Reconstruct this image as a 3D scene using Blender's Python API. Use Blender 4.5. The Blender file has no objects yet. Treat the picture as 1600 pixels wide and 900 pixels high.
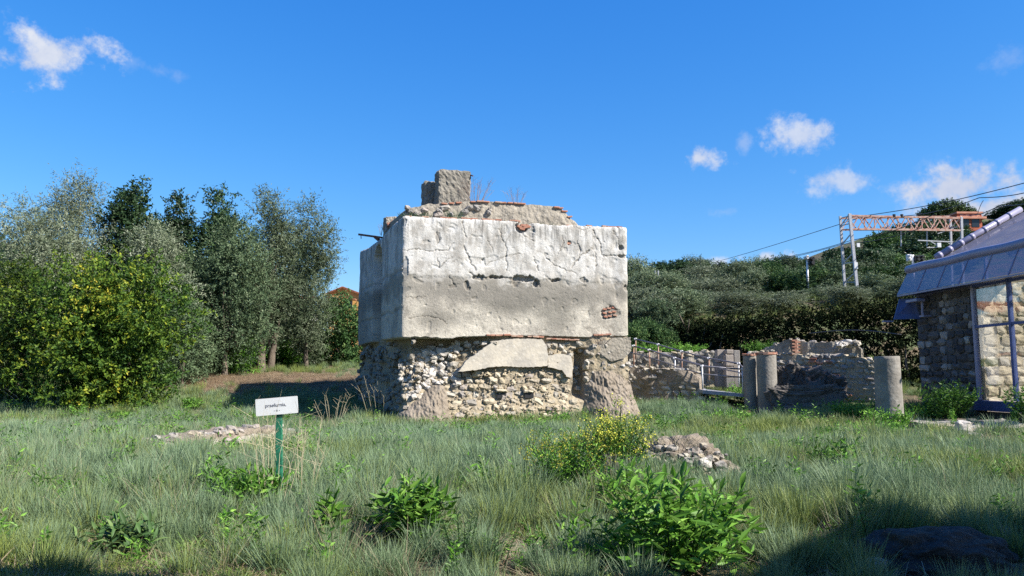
import bpy, bmesh, math, random
import numpy as np
from mathutils import Vector, noise

S = bpy.context.scene
C = S.collection
rng = np.random.default_rng(11)
random.seed(11)
U = random.uniform
R = math.radians

# ------------------------------------------------------------------ camera
F, H0 = 1244.0, 1.6
PITCH = math.atan(140 / F)
cam_d = bpy.data.cameras.new('camera')
cam_d.sensor_width = 36.0
cam_d.lens = F * 36 / 1600
cam_d.clip_start = 0.1
cam_d.clip_end = 3000
cam = bpy.data.objects.new('camera', cam_d)
C.objects.link(cam)
cam.location = (0, 0, H0)
cam.rotation_euler = (R(90) + PITCH, 0, 0)
S.camera = cam

# ------------------------------------------------------------------ light
SUN_AZ, SUN_EL = R(64), R(40)          # azimuth: to the right of straight behind the camera
SUN = Vector((math.sin(SUN_AZ) * math.cos(SUN_EL), -math.cos(SUN_AZ) * math.cos(SUN_EL), math.sin(SUN_EL)))
sun_d = bpy.data.lights.new('sun', 'SUN')
sun_d.energy = 5.0
sun_d.angle = R(0.53)
sun_d.color = (1.0, 0.94, 0.85)
sun = bpy.data.objects.new('sun', sun_d)
C.objects.link(sun)
sun.rotation_euler = SUN.to_track_quat('Z', 'Y').to_euler()
sun.location = (20, -20, 30)
S.view_settings.view_transform = 'Standard'
S.view_settings.look = 'None'
S.view_settings.gamma = 1.0
S.view_settings.exposure = 1.2
S.cycles.max_bounces = 6
S.cycles.transparent_max_bounces = 16
S.cycles.use_denoising = False


# ------------------------------------------------------------------ nodes
def nd(nt, typ, ins=None, **props):
    n = nt.nodes.new(typ)
    for k, v in props.items():
        setattr(n, k, v)
    for k, v in (ins or {}).items():
        s = n.inputs[k]
        if isinstance(v, bpy.types.NodeSocket):
            nt.links.new(v, s)
        else:
            if s.type == 'RGBA' and len(v) == 3:
                v = (*v, 1)
            s.default_value = v
    return n


def mth(nt, op, a, b=0.0, c=0.0, clamp=False):
    return nd(nt, 'ShaderNodeMath', {0: a, 1: b, 2: c}, operation=op, use_clamp=clamp).outputs[0]


def ss(nt, lo, hi, x):
    return nd(nt, 'ShaderNodeMapRange', {'Value': x, 'From Min': lo, 'From Max': hi}, interpolation_type='SMOOTHSTEP').outputs[0]


def mixc(nt, f, a, b):
    return nd(nt, 'ShaderNodeMix', {0: f, 6: a, 7: b}, data_type='RGBA').outputs[2]


def ramp(nt, f, stops):
    n = nd(nt, 'ShaderNodeValToRGB', {'Fac': f})
    e = n.color_ramp.elements
    while len(e) < len(stops):
        e.new(0.5)
    for k, (p, c) in enumerate(stops):
        e[k].position = p
        e[k].color = (*c, 1)
    return n.outputs['Color']


def tex(nt, scale, vec=None, detail=4.0, rough=0.55, out='Fac', dist=0.0):
    ins = {'Scale': scale, 'Detail': detail, 'Roughness': rough, 'Distortion': dist}
    if vec is not None:
        ins['Vector'] = vec
    return nd(nt, 'ShaderNodeTexNoise', ins).outputs[out]


def new_mat(name):
    m = bpy.data.materials.new(name)
    m.use_nodes = True
    nt = m.node_tree
    nt.nodes.clear()
    out = nd(nt, 'ShaderNodeOutputMaterial')
    return m, nt, out


AL = .82


def dim(nt, c):
    return mixc(nt, 1 - AL, c if isinstance(c, bpy.types.NodeSocket) else (*c, 1), (0, 0, 0, 1))


def finish(nt, out, color, rough=0.85, bump=None, bdist=0.01, spec=0.3, metal=0.0):
    ins = {'Base Color': dim(nt, color), 'Roughness': rough, 'Specular IOR Level': spec, 'Metallic': metal}
    if bump is not None:
        ins['Normal'] = nd(nt, 'ShaderNodeBump', {'Height': bump, 'Distance': bdist, 'Strength': 1.0}).outputs[0]
    p = nd(nt, 'ShaderNodeBsdfPrincipled', ins)
    nt.links.new(p.outputs[0], out.inputs[0])
    return p


def geo(nt):
    return nd(nt, 'ShaderNodeNewGeometry').outputs['Position']


# ------------------------------------------------------------------ sky and clouds
W = bpy.data.worlds.new('World')
S.world = W
W.use_nodes = True
nt = W.node_tree
nt.nodes.clear()
sky = nd(nt, 'ShaderNodeTexSky', sky_type='NISHITA', sun_disc=False)
sky.sun_elevation = SUN_EL
sky.sun_rotation = R(180) - SUN_AZ
sky.altitude = 20
sky.air_density = 1.0
sky.dust_density = 0.3
sky.ozone_density = 3.0
NRM = 0.1 * 2 ** 0.9                    # tone of the clear blue: deeper and more even than the model sky
SKY_STR = 0.08
hs0 = nd(nt, 'ShaderNodeHueSaturation', {'Color': sky.outputs[0], 'Saturation': 1.32, 'Value': NRM})
sc_ = nd(nt, 'ShaderNodeSeparateColor', {0: hs0.outputs[0]})
OUT = 1 / (SKY_STR * 2 ** S.view_settings.exposure)
hs = nd(nt, 'ShaderNodeCombineColor', {0: mth(nt, 'MULTIPLY', sc_.outputs[0], .74 * OUT), 1: mth(nt, 'MULTIPLY', mth(nt, 'POWER', sc_.outputs[1], .8), .785 * OUT),
                                       2: mth(nt, 'MULTIPLY', mth(nt, 'POWER', sc_.outputs[2], .5), 1.02 * OUT)})
dirv = nd(nt, 'ShaderNodeTexCoord').outputs['Generated']
sep = nd(nt, 'ShaderNodeSeparateXYZ', {0: dirv})
az = mth(nt, 'ARCTAN2', sep.outputs[0], sep.outputs[1])
el = mth(nt, 'ARCSINE', sep.outputs[2])
ae = nd(nt, 'ShaderNodeCombineXYZ', {0: az, 1: el}).outputs[0]
n1 = tex(nt, 16, dirv, 6, 0.62)
n2 = tex(nt, 60, dirv, 4, 0.6)
nz = mth(nt, 'ADD', mth(nt, 'MULTIPLY', mth(nt, 'SUBTRACT', n1, 0.5), 3.2), mth(nt, 'MULTIPLY', mth(nt, 'SUBTRACT', n2, 0.5), 1.2))


def px_azel(px, py):
    d = Vector(((px - 800) / F, math.cos(PITCH) - (450 - py) / F * math.sin(PITCH), math.sin(PITCH) + (450 - py) / F * math.cos(PITCH))).normalized()
    return math.atan2(d.x, d.y), math.asin(d.z)


clouds = [(60, 88, 120, 50, .95, -.25), (1095, 248, 50, 26, .85, .1), (1255, 212, 72, 36, .8, .1), (1160, 224, 20, 24, .3, 0),
          (1318, 282, 84, 30, .7, .05), (1503, 293, 78, 36, 1, 0), (1562, 330, 90, 30, 1, 0), (1105, 412, 40, 14, .9, 0),
          (1205, 402, 50, 14, .9, 0), (988, 412, 30, 16, .7, 0), (1132, 331, 34, 12, .2, 0), (250, 112, 70, 18, .18, .1),
          (1585, 95, 40, 30, .16, 0)]
cl = [(*px_azel(x, y), rx / F, ry / F, w, t) for x, y, rx, ry, w, t in clouds]
cl += [(-1.3, .3, .10, .03, .8, 0), (-1.9, .22, .09, .035, .8, 0), (1.25, .36, .09, .04, .8, 0), (2.4, .3, .1, .04, .8, 0), (-2.7, .4, .1, .05, .7, 0)]
mask = None
for a, e, ra, re, w, t in cl:
    v = nd(nt, 'ShaderNodeVectorMath', {0: ae, 1: (a, e, 0)}, operation='SUBTRACT').outputs[0]
    if t:
        v = nd(nt, 'ShaderNodeVectorRotate', {'Vector': v, 'Angle': t}, rotation_type='Z_AXIS').outputs[0]
    v = nd(nt, 'ShaderNodeVectorMath', {0: v, 1: (1 / ra, 1 / re, 0)}, operation='MULTIPLY').outputs[0]
    ln = nd(nt, 'ShaderNodeVectorMath', {0: v}, operation='LENGTH').outputs['Value']
    b = mth(nt, 'ADD', mth(nt, 'SUBTRACT', 1.35 if w == 1 else 0.75, ln), nz)
    b = mth(nt, 'MULTIPLY', ss(nt, -.02, .8, b), w)
    b = mth(nt, 'MULTIPLY', b, ss(nt, 1.55, 0.8, ln))
    mask = b if mask is None else mth(nt, 'MAXIMUM', mask, b)
ccol = mixc(nt, ss(nt, .3, .75, n1), (.55 * OUT, .62 * OUT, .80 * OUT), (.82 * OUT, .85 * OUT, .92 * OUT))
skyc = mixc(nt, mask, hs.outputs[0], ccol)
bg = nd(nt, 'ShaderNodeBackground', {'Color': skyc, 'Strength': SKY_STR})
wo = nd(nt, 'ShaderNodeOutputWorld')
nt.links.new(bg.outputs[0], wo.inputs[0])


# ------------------------------------------------------------------ geometry helpers
def ray(px, py):
    a, b = (px - 800) / F, (450 - py) / F
    return Vector((a, math.cos(PITCH) - b * math.sin(PITCH), math.sin(PITCH) + b * math.cos(PITCH)))


def P(px, py, y):
    d = ray(px, py)
    k = y / d.y
    return Vector((d.x * k, y, H0 + d.z * k))


def hit(px, py, o, d):
    """where the line of sight meets the vertical plane through o along d: metres along d, height"""
    r = ray(px, py)
    det = r.x * -d[1] + d[0] * r.y
    k = (o[0] * -d[1] + d[0] * o[1]) / det
    s = (r.x * o[1] - r.y * o[0]) / det
    return s, H0 + k * r.z


def sst(a, b, x):
    t = np.clip((np.asarray(x, float) - a) / (b - a), 0, 1)
    return t * t * (3 - 2 * t)


def zg(x, y):
    x = np.asarray(x, float)
    y = np.asarray(y, float)
    z = np.interp(y, [-1e3, 10, 20, 28.5, 32, 36, 42, 48, 60, 200], [0, 0, -.25, -.3, 0, .5, 1.55, 2.2, 2.8, 4])
    z = z + sst(43, 52, y) * 1.75 * sst(2, 9, x) - .9 * sst(36, 43, y) * (1 - sst(44, 53, y)) * sst(3, 7, x) + .05 * np.clip(x - 6, 0, 12) * sst(15, 24, y)
    hr = sst(47, 62, y) * 2.6 + sst(66, 105, y) * 4.5 + sst(105, 175, y) * 4 + sst(85, 150, y) * sst(35, 85, x) * 16
    z = z + hr * sst(-4, 9, x) * (1 - sst(260, 500, y))
    z = z + .05 * np.sin(x * 1.3 + .7 * np.sin(y * .9)) * np.sin(y * 1.1 + 1.7) + .03 * np.sin(x * 2.9 + y * 2.1)
    return z


def zf(x, y):
    return float(zg(x, y))


def G(px, py):
    r = ray(px, py)
    t = 3.0
    while t < 400:
        p = r * (t / r.y)
        if H0 + p.z <= zf(p.x, p.y):
            break
        t += .05
    return Vector((p.x, p.y, zf(p.x, p.y)))


WL = {}


def wl(o):
    return WL.get(o.name, Vector((0, 0, 0))) if o is not None else Vector((0, 0, 0))


def link(o, parent=None, loc=None):
    C.objects.link(o)
    loc = Vector(loc) if loc is not None else wl(parent)
    o.parent = parent
    o.location = loc - wl(parent)
    WL[o.name] = loc
    return o


def tag(o, label, cat, group=None, kind=None):
    o['label'] = label
    o['category'] = cat
    if group:
        o['group'] = group
    if kind:
        o['kind'] = kind
    return o


def thing(name, label, cat, loc, group=None):
    o = bpy.data.objects.new(name, None)
    o.empty_display_size = .2
    link(o, None, loc)
    return tag(o, label, cat, group)


def np_mesh(name, verts, faces_flat, loop_tot, mat=None, smooth=False, fattr=None, vattr=None):
    me = bpy.data.meshes.new(name)
    verts = np.asarray(verts, np.float32)
    faces_flat = np.asarray(faces_flat, np.int32).ravel()
    loop_tot = np.asarray(loop_tot, np.int32)
    me.vertices.add(len(verts))
    me.vertices.foreach_set('co', verts.ravel())
    me.loops.add(len(faces_flat))
    me.loops.foreach_set('vertex_index', faces_flat)
    me.polygons.add(len(loop_tot))
    st = np.zeros(len(loop_tot), np.int32)
    st[1:] = np.cumsum(loop_tot)[:-1]
    me.polygons.foreach_set('loop_start', st)
    me.polygons.foreach_set('loop_total', loop_tot)
    me.polygons.foreach_set('use_smooth', np.full(len(loop_tot), smooth))
    for k, a in (fattr or {}).items():
        me.attributes.new(k, 'FLOAT', 'FACE').data.foreach_set('value', np.asarray(a, np.float32))
    for k, a in (vattr or {}).items():
        a = np.asarray(a, np.float32)
        if a.ndim == 2:
            me.attributes.new(k, 'FLOAT_VECTOR', 'POINT').data.foreach_set('vector', a.ravel())
        else:
            me.attributes.new(k, 'FLOAT', 'POINT').data.foreach_set('value', a)
    me.update(calc_edges=True)
    me.validate()
    if mat:
        me.materials.append(mat)
    return me


class MB:
    def __init__(s):
        s.v, s.f = [], []

    def add(s, vs, fs):
        n = len(s.v)
        s.v += [tuple(x) for x in vs]
        s.f += [[i + n for i in f] for f in fs]
        return s

    def hexa(s, p):
        return s.add(p, [(0, 3, 2, 1), (4, 5, 6, 7), (0, 1, 5, 4), (1, 2, 6, 5), (2, 3, 7, 6), (3, 0, 4, 7)])

    def box(s, c, size, rz=0.0, ax=None):
        c = Vector(c)
        x, y, z = [k / 2 for k in size]
        if ax is None:
            ax = (Vector((math.cos(rz), math.sin(rz), 0)), Vector((-math.sin(rz), math.cos(rz), 0)), Vector((0, 0, 1)))
        q = [(-x, -y, -z), (x, -y, -z), (x, y, -z), (-x, y, -z), (-x, -y, z), (x, -y, z), (x, y, z), (-x, y, z)]
        return s.hexa([c + ax[0] * a + ax[1] * b + ax[2] * d for a, b, d in q])

    def bar(s, a, b, w, h, up=(0, 0, 1)):
        a, b = Vector(a), Vector(b)
        d = (b - a)
        x = d.normalized()
        y = Vector(up).cross(x)
        if y.length < 1e-3:
            y = Vector((0, 1, 0)).cross(x)
        y.normalize()
        return s.box((a + b) / 2, (d.length, w, h), ax=(x, y, x.cross(y)))

    def tube(s, pts, rad, n=6, cap=True):
        pts = [Vector(p) for p in pts]
        if not isinstance(rad, (list, tuple)):
            rad = [rad] * len(pts)
        rings = []
        for i, p in enumerate(pts):
            d = (pts[min(i + 1, len(pts) - 1)] - pts[max(i - 1, 0)]).normalized()
            a = d.orthogonal() if i == 0 else (a0 - d * a0.dot(d))
            a0 = a.normalized()
            b = d.cross(a0)
            rings.append([p + (a0 * math.cos(2 * math.pi * k / n) + b * math.sin(2 * math.pi * k / n)) * rad[i] for k in range(n)])
        vs = [q for r in rings for q in r]
        fs = [(i * n + k, i * n + (k + 1) % n, (i + 1) * n + (k + 1) % n, (i + 1) * n + k) for i in range(len(pts) - 1) for k in range(n)]
        if cap:
            fs += [tuple(range(n - 1, -1, -1)), tuple(range((len(pts) - 1) * n, len(pts) * n))]
        return s.add(vs, fs)

    def prism(s, poly, off):
        n = len(poly)
        off = Vector(off)
        return s.add([Vector(p) for p in poly] + [Vector(p) + off for p in poly],
                     [tuple(range(n - 1, -1, -1)), tuple(range(n, 2 * n))] + [(i, (i + 1) % n, n + (i + 1) % n, n + i) for i in range(n)])

    def grid(s, pts, close=False):
        ni, nj = len(pts), len(pts[0])
        fs = [(i * nj + j, i * nj + (j + 1) % nj, (i + 1) * nj + (j + 1) % nj, (i + 1) * nj + j) for i in range(ni - 1) for j in range(nj if close else nj - 1)]
        return s.add([p for r in pts for p in r], fs)

    def build(s, name, mat, parent=None, origin=None, smooth=False, bevel=0.0, data_only=False):
        v = np.array([tuple(p) for p in s.v], float)
        if parent is not None:
            o0 = np.array(wl(parent))
        elif origin is not None:
            o0 = np.array(origin, float)
        else:
            o0 = np.array([(v[:, 0].min() + v[:, 0].max()) / 2, (v[:, 1].min() + v[:, 1].max()) / 2, v[:, 2].min()])
        me = bpy.data.meshes.new(name)
        me.from_pydata((v - o0).tolist(), [], s.f)
        if bevel:
            bm = bmesh.new()
            bm.from_mesh(me)
            bmesh.ops.bevel(bm, geom=bm.edges[:], offset=bevel, segments=1, affect='EDGES', clamp_overlap=True)
            bm.to_mesh(me)
            bm.free()
        if smooth:
            me.polygons.foreach_set('use_smooth', [True] * len(me.polygons))
        me.materials.append(mat)
        me.update()
        return link(bpy.data.objects.new(name, me), parent, Vector(o0))


def lump(name, mat, c, size, seed, sub=3, amp=.25, freq=1.6, parent=None, rz=0, flat=True, squash=.6):
    """an irregular rock"""
    bm = bmesh.new()
    bmesh.ops.create_icosphere(bm, subdivisions=sub, radius=1)
    off = Vector((seed * 7.3, seed * 3.1, seed * 5.7))
    ca, sa = math.cos(rz), math.sin(rz)
    for v in bm.verts:
        d = v.co.copy()
        k = 1 + amp * noise.noise(d * freq + off) + amp * .5 * noise.noise(d * freq * 2.7 + off) + amp * .22 * noise.noise(d * freq * 6 + off)
        q = Vector([math.copysign(abs(t) ** squash, t) for t in d])
        q = q * k
        x, y, z = q.x * size[0] / 2, q.y * size[1] / 2, q.z * size[2] / 2
        v.co = (x * ca - y * sa, x * sa + y * ca, z)
    me = bpy.data.meshes.new(name)
    bm.to_mesh(me)
    bm.free()
    if not flat:
        me.polygons.foreach_set('use_smooth', [True] * len(me.polygons))
    me.materials.append(mat)
    return link(bpy.data.objects.new(name, me), parent, c)


def dup(root, loc, rotz=0.0, scale=1.0, label=None, group=None):
    r = root.copy()
    C.objects.link(r)
    r.location = loc
    r.rotation_euler = (0, 0, rotz)
    r.scale = (scale, scale, scale) if not isinstance(scale, tuple) else scale
    if label:
        r['label'] = label
    if group:
        r['group'] = group
    for ch in root.children:
        c = ch.copy()
        C.objects.link(c)
        c.parent = r
        for g in ch.children:
            q = g.copy()
            C.objects.link(q)
            q.parent = c
    return r


# ------------------------------------------------------------------ materials
def m_plain(name, col, rough=.7, var=.12, scale=6, bump=0.0, metal=0, spec=.4, col2=None):
    m, nt, out = new_mat(name)
    p = geo(nt)
    f = tex(nt, scale, p, 5)
    c2 = col2 if col2 else tuple(k * (1 - 2.2 * var) for k in col)
    c = mixc(nt, ss(nt, .35, .68, f), c2, col)
    finish(nt, out, c, rough, tex(nt, scale * 6, p, 3) if bump else None, bump, spec, metal)
    return m


def m_stone(name, stops, bump=.02, dirt=(.12, .10, .075), spot=.5):
    m, nt, out = new_mat(name)
    p = geo(nt)
    rnd = nd(nt, 'ShaderNodeObjectInfo').outputs['Random']
    c = ramp(nt, rnd, stops)
    c = mixc(nt, mth(nt, 'MULTIPLY', ss(nt, .42, .72, tex(nt, 5, p, 6, .65)), spot), c, dirt)
    c = mixc(nt, mth(nt, 'MULTIPLY', ss(nt, .5, .75, tex(nt, 31, p, 4, .6)), .35), c, tuple(k * 1.25 for k in stops[-1][1]))
    finish(nt, out, c, .92, tex(nt, 22, p, 6, .65), bump, .2)
    return m


STONE = m_stone('rubble stone', [(0, (0.378, 0.331, 0.257)), (.3, (0.486, 0.446, 0.371)), (.55, (0.311, 0.284, 0.243)), (.8, (0.446, 0.371, 0.257)), (1, (0.513, 0.486, 0.432))])
STONE_OCHRE = m_stone('ochre stone', [(0, (0.472, 0.392, 0.257)), (.35, (0.54, 0.459, 0.331)), (.6, (0.378, 0.324, 0.243)), (1, (0.553, 0.486, 0.365))], spot=.45)
STONE_WHITE = m_stone('white stone', [(0, (0.486, 0.446, 0.392)), (.5, (0.608, 0.567, 0.513)), (.8, (0.405, 0.365, 0.311)), (1, (0.581, 0.553, 0.513))], spot=.4)
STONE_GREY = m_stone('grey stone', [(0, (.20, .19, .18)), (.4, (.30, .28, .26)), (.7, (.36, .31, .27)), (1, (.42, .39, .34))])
STONE_DARK = m_stone('dark weathered and shade toned stone', [(0, (.05, .047, .05)), (.5, (.095, .088, .085)), (1, (.17, .16, .155))], .03)
BRICK = m_stone('brick', [(0, (0.325, 0.131, 0.0875)), (.5, (0.4, 0.188, 0.125)), (1, (0.425, 0.288, 0.213))], .006, (0.438, 0.35, 0.275), .45)


def m_mortar(name, a, b, c, bump=.05):
    m, nt, out = new_mat(name)
    p = geo(nt)
    f = tex(nt, 1.3, p, 6, .65)
    g = tex(nt, 7, p, 6, .7)
    col = mixc(nt, ss(nt, .35, .65, f), a, b)
    col = mixc(nt, mth(nt, 'MULTIPLY', ss(nt, .5, .68, g), .6), col, c)
    vor = nd(nt, 'ShaderNodeTexVoronoi', {'Scale': 9.0, 'Vector': p, 'Randomness': 1.0}).outputs[0]
    h = mth(nt, 'ADD', mth(nt, 'MULTIPLY', g, 1.0), mth(nt, 'MULTIPLY', vor, -.5))
    finish(nt, out, col, .95, h, bump, .15)
    return m


MORTAR = m_mortar('rubble mortar', (0.405, 0.338, 0.23), (0.317, 0.263, 0.189), (0.499, 0.452, 0.365))
MUD = m_mortar('earthy mortar', (0.25, 0.209, 0.162), (0.317, 0.27, 0.216), (0.176, 0.142, 0.108), .08)
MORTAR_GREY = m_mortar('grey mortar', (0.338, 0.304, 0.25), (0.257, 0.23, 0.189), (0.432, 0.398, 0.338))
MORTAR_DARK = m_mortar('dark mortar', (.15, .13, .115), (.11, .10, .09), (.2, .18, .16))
CONCRETE = m_mortar('pebbly concrete', (0.26, 0.24, 0.202), (0.195, 0.182, 0.156), (0.351, 0.325, 0.273), .05)


def m_plaster():
    """old wall plaster: paler above the lift joint, grey and stained below it; uses the wall's own metres"""
    m, nt, out = new_mat('old plaster')
    w = nd(nt, 'ShaderNodeAttribute', attribute_name='wall').outputs['Vector']
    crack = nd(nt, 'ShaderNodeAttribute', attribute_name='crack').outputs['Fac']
    sp = nd(nt, 'ShaderNodeSeparateXYZ', {0: w})
    z = sp.outputs[2]
    big = tex(nt, .55, w, 4, .55)
    mid = tex(nt, 2.2, w, 6, .62)
    fine = tex(nt, 14, w, 6, .7)
    vfine = tex(nt, 55, w, 3, .6)
    streak = tex(nt, 1, nd(nt, 'ShaderNodeVectorMath', {0: w, 1: (2.6, 2.6, .8)}, operation='MULTIPLY').outputs[0], 6, .65)
    up = mixc(nt, ss(nt, .44, .66, streak), (0.60, 0.58, 0.54), (0.35, 0.335, 0.305))
    up = mixc(nt, mth(nt, 'MULTIPLY', ss(nt, .48, .66, mid), .8), up, (0.378, 0.352, 0.313))
    up = mixc(nt, mth(nt, 'MULTIPLY', ss(nt, .5, .3, mid), .5), up, (0.68, 0.675, 0.66))
    run = mth(nt, 'MULTIPLY', ss(nt, .48, .62, tex(nt, 1, nd(nt, 'ShaderNodeVectorMath', {0: w, 1: (6.53, 6.53, 0.609)}, operation='MULTIPLY').outputs[0], 5, .7)), ss(nt, 6.2, 7.3, z))
    up = mixc(nt, mth(nt, 'MULTIPLY', run, .7), up, (0.146, 0.139, 0.128))
    lo = mixc(nt, ss(nt, .40, .62, big), (0.561, 0.516, 0.431), (0.365, 0.333, 0.281))
    lo = mixc(nt, mth(nt, 'MULTIPLY', ss(nt, .48, .66, mid), .65), lo, (0.267, 0.248, 0.209))
    lo = mixc(nt, mth(nt, 'MULTIPLY', ss(nt, .54, .6, fine), .4), lo, (0.652, 0.613, 0.535))
    lo = mixc(nt, mth(nt, 'MULTIPLY', ss(nt, .44, .36, fine), .55), lo, (0.157, 0.137, 0.111))
    zz = mth(nt, 'ADD', z, mth(nt, 'MULTIPLY', mth(nt, 'ADD', mth(nt, 'SUBTRACT', mid, .5), mth(nt, 'SUBTRACT', big, .5)), 1.3))
    # damp stains
    for cs, cz, rx, rz, kk in ((4.3, 4.55, 1.7, .75, .8), (5.9, 4.2, .8, 1.0, .65), (1.3, 3.75, 1.0, .45, .5), (6.6, 4.7, 1.0, .5, .5), (3.0, 4.95, 2.6, .4, .5)):
        v_ = nd(nt, 'ShaderNodeVectorMath', {0: w, 1: (cs, 0, cz)}, operation='SUBTRACT').outputs[0]
        v_ = nd(nt, 'ShaderNodeVectorMath', {0: v_, 1: (1 / rx, 0, 1 / rz)}, operation='MULTIPLY').outputs[0]
        l_ = mth(nt, 'ADD', nd(nt, 'ShaderNodeVectorMath', {0: v_}, operation='LENGTH').outputs['Value'], mth(nt, 'MULTIPLY', mth(nt, 'SUBTRACT', mid, .5), 1.6))
        lo = mixc(nt, mth(nt, 'MULTIPLY', ss(nt, 1.15, .35, l_), kk), lo, (.15, .142, .122))
    # grey band of damp under the joint
    band = mth(nt, 'MULTIPLY', ss(nt, 4.2, 4.9, zz), ss(nt, 5.75, 5.25, zz))
    lo = mixc(nt, mth(nt, 'MULTIPLY', band, .75), lo, (0.254, 0.235, 0.202))
    c = mixc(nt, ss(nt, 5.12, 5.62, zz), lo, up)
    c = mixc(nt, mth(nt, 'MULTIPLY', ss(nt, .6, .72, fine), .35), c, (.15, .14, .12))
    c = mixc(nt, mth(nt, 'MULTIPLY', crack, .8), c, (.16, .14, .115))  # dirt in the cracks, and painted shade inside the side recess
    h = mth(nt, 'ADD', mth(nt, 'MULTIPLY', fine, 1.0), mth(nt, 'MULTIPLY', vfine, .5))
    finish(nt, out, c, .93, h, .022, .15)
    return m


PLASTER = m_plaster()


def m_leaf(name, stops, trans=.25, rough=.55, spec=.2):
    m, nt, out = new_mat(name)
    v = nd(nt, 'ShaderNodeAttribute', attribute_name='var').outputs['Fac']
    rnd = nd(nt, 'ShaderNodeObjectInfo').outputs['Random']
    c = dim(nt, ramp(nt, v, stops))
    c = nd(nt, 'ShaderNodeVectorMath', {0: c, 3: mth(nt, 'ADD', .95, mth(nt, 'MULTIPLY', rnd, .80))}, operation='SCALE').outputs[0]
    p = nd(nt, 'ShaderNodeBsdfPrincipled', {'Base Color': c, 'Roughness': rough, 'Specular IOR Level': spec})
    t = nd(nt, 'ShaderNodeBsdfTranslucent', {'Color': c})
    x = nd(nt, 'ShaderNodeMixShader', {0: trans, 1: p.outputs[0], 2: t.outputs[0]})
    nt.links.new(x.outputs[0], out.inputs[0])
    return m


L_OLIVE = m_leaf('olive leaves', [(0, (.06, .09, .045)), (.5, (.13, .17, .09)), (1, (.27, .305, .205))], .15)
L_SILVER = m_leaf('silvery leaves', [(0, (.085, .115, .065)), (.5, (.165, .195, .12)), (1, (.29, .315, .23))], .2)
L_DARK = m_leaf('dark leaves', [(0, (.014, .030, .012)), (.6, (.028, .055, .02)), (1, (.06, .10, .04))], .15, .4)
L_GREY = m_leaf('grey green leaves', [(0, (.05, .082, .04)), (.6, (.09, .135, .065)), (1, (.19, .235, .13))], .15)
L_YELLOW = m_leaf('yellow green leaves', [(0, (.025, .06, .010)), (.4, (.07, .125, .015)), (.68, (.14, .19, .018)), (.88, (.24, .25, .025)), (1, (.40, .34, .04))], .3)
L_GREEN = m_leaf('fresh leaves', [(0, (.04, .10, .015)), (.6, (.09, .21, .025)), (1, (.19, .33, .06))], .3, .45)
L_SHRUB = m_leaf('shrub leaves', [(0, (.02, .05, .015)), (.6, (.05, .10, .03)), (1, (.13, .19, .06))], .25)
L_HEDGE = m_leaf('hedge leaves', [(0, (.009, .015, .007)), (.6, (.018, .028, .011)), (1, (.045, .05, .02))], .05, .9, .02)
L_PINE = m_leaf('pine foliage', [(0, (.02, .045, .015)), (.6, (.035, .07, .02)), (1, (.07, .12, .035))], .1)
L_FLOWER = m_leaf('yellow flowers', [(0, (.28, .32, .04)), (1, (.44, .42, .06))], .2)
L_DRY = m_leaf('dry stalks', [(0, (.42, .37, .25)), (.6, (.46, .40, .28)), (1, (.52, .46, .32))], .2, .8)
BARK = m_mortar('bark', (.16, .13, .10), (.11, .09, .07), (.24, .21, .17), .03)

STEEL = m_plain('galvanised steel', (.50, .50, .53), .45, .12, 9, .0, .2)
WHITE_METAL = m_plain('white fittings', (.74, .74, .76), .5, .06, 9)
DARK_STEEL = m_plain('dark steel rail', (.27, .26, .29), .45, .2, 9, 0, .4)
RUST = m_plain('rusty iron', (.20, .09, .05), .8, .2, 9, .004)
POST_RUST = m_plain('rust streaked post', (.52, .40, .32), .7, .2, 7, 0, 0, .3, (.40, .20, .12))
TRUSS = m_plain('faded red oxide paint', (.40, .165, .11), .65, .1, 5, 0, 0, .3, (.50, .36, .30))
BLUE_PAINT = m_plain('blue steel paint', (.055, .085, .24), .45, .1, 5)
GUTTER = m_plain('lavender grey plastic', (.27, .26, .37), .35, .06, 3)
SIGN_WHITE = m_plain('white enamel', (.80, .81, .82), .3, .03, 5)
SIGN_GREEN = m_plain('green paint', (.03, .21, .12), .4, .18, 14, .002)
INK = m_plain('grey ink', (.10, .10, .14), .7, .1, 20)
BLACK = m_plain('black housing', (.02, .02, .022), .5, .1, 10)
RED_WALL = m_plain('red render', (.47, .12, .06), .85, .1, 1)
RED_TRIM = m_plain('pale red trim', (.60, .27, .18), .85, .1, 1)
ORANGE_WALL = m_plain('orange render', (.66, .36, .12), .85, .06, 1)
WHITE_WALL = m_plain('white render', (.74, .73, .70), .85, .06, 1)
TILE_RED = m_plain('clay roof tile', (.40, .16, .09), .85, .15, 3, .01)
DARK_GLASS = m_plain('dark window', (.03, .035, .045), .12, .1, 2)
WIRE = m_plain('wire', (.05, .05, .06), .5, .1, 2)
SLAB_GREY = m_plain('grey slab', (.34, .35, .38), .6, .15, 5, .006)
PALE_SLAB = m_plain('pale render', (.44, .40, .34), .9, .15, 5, .01)


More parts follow.
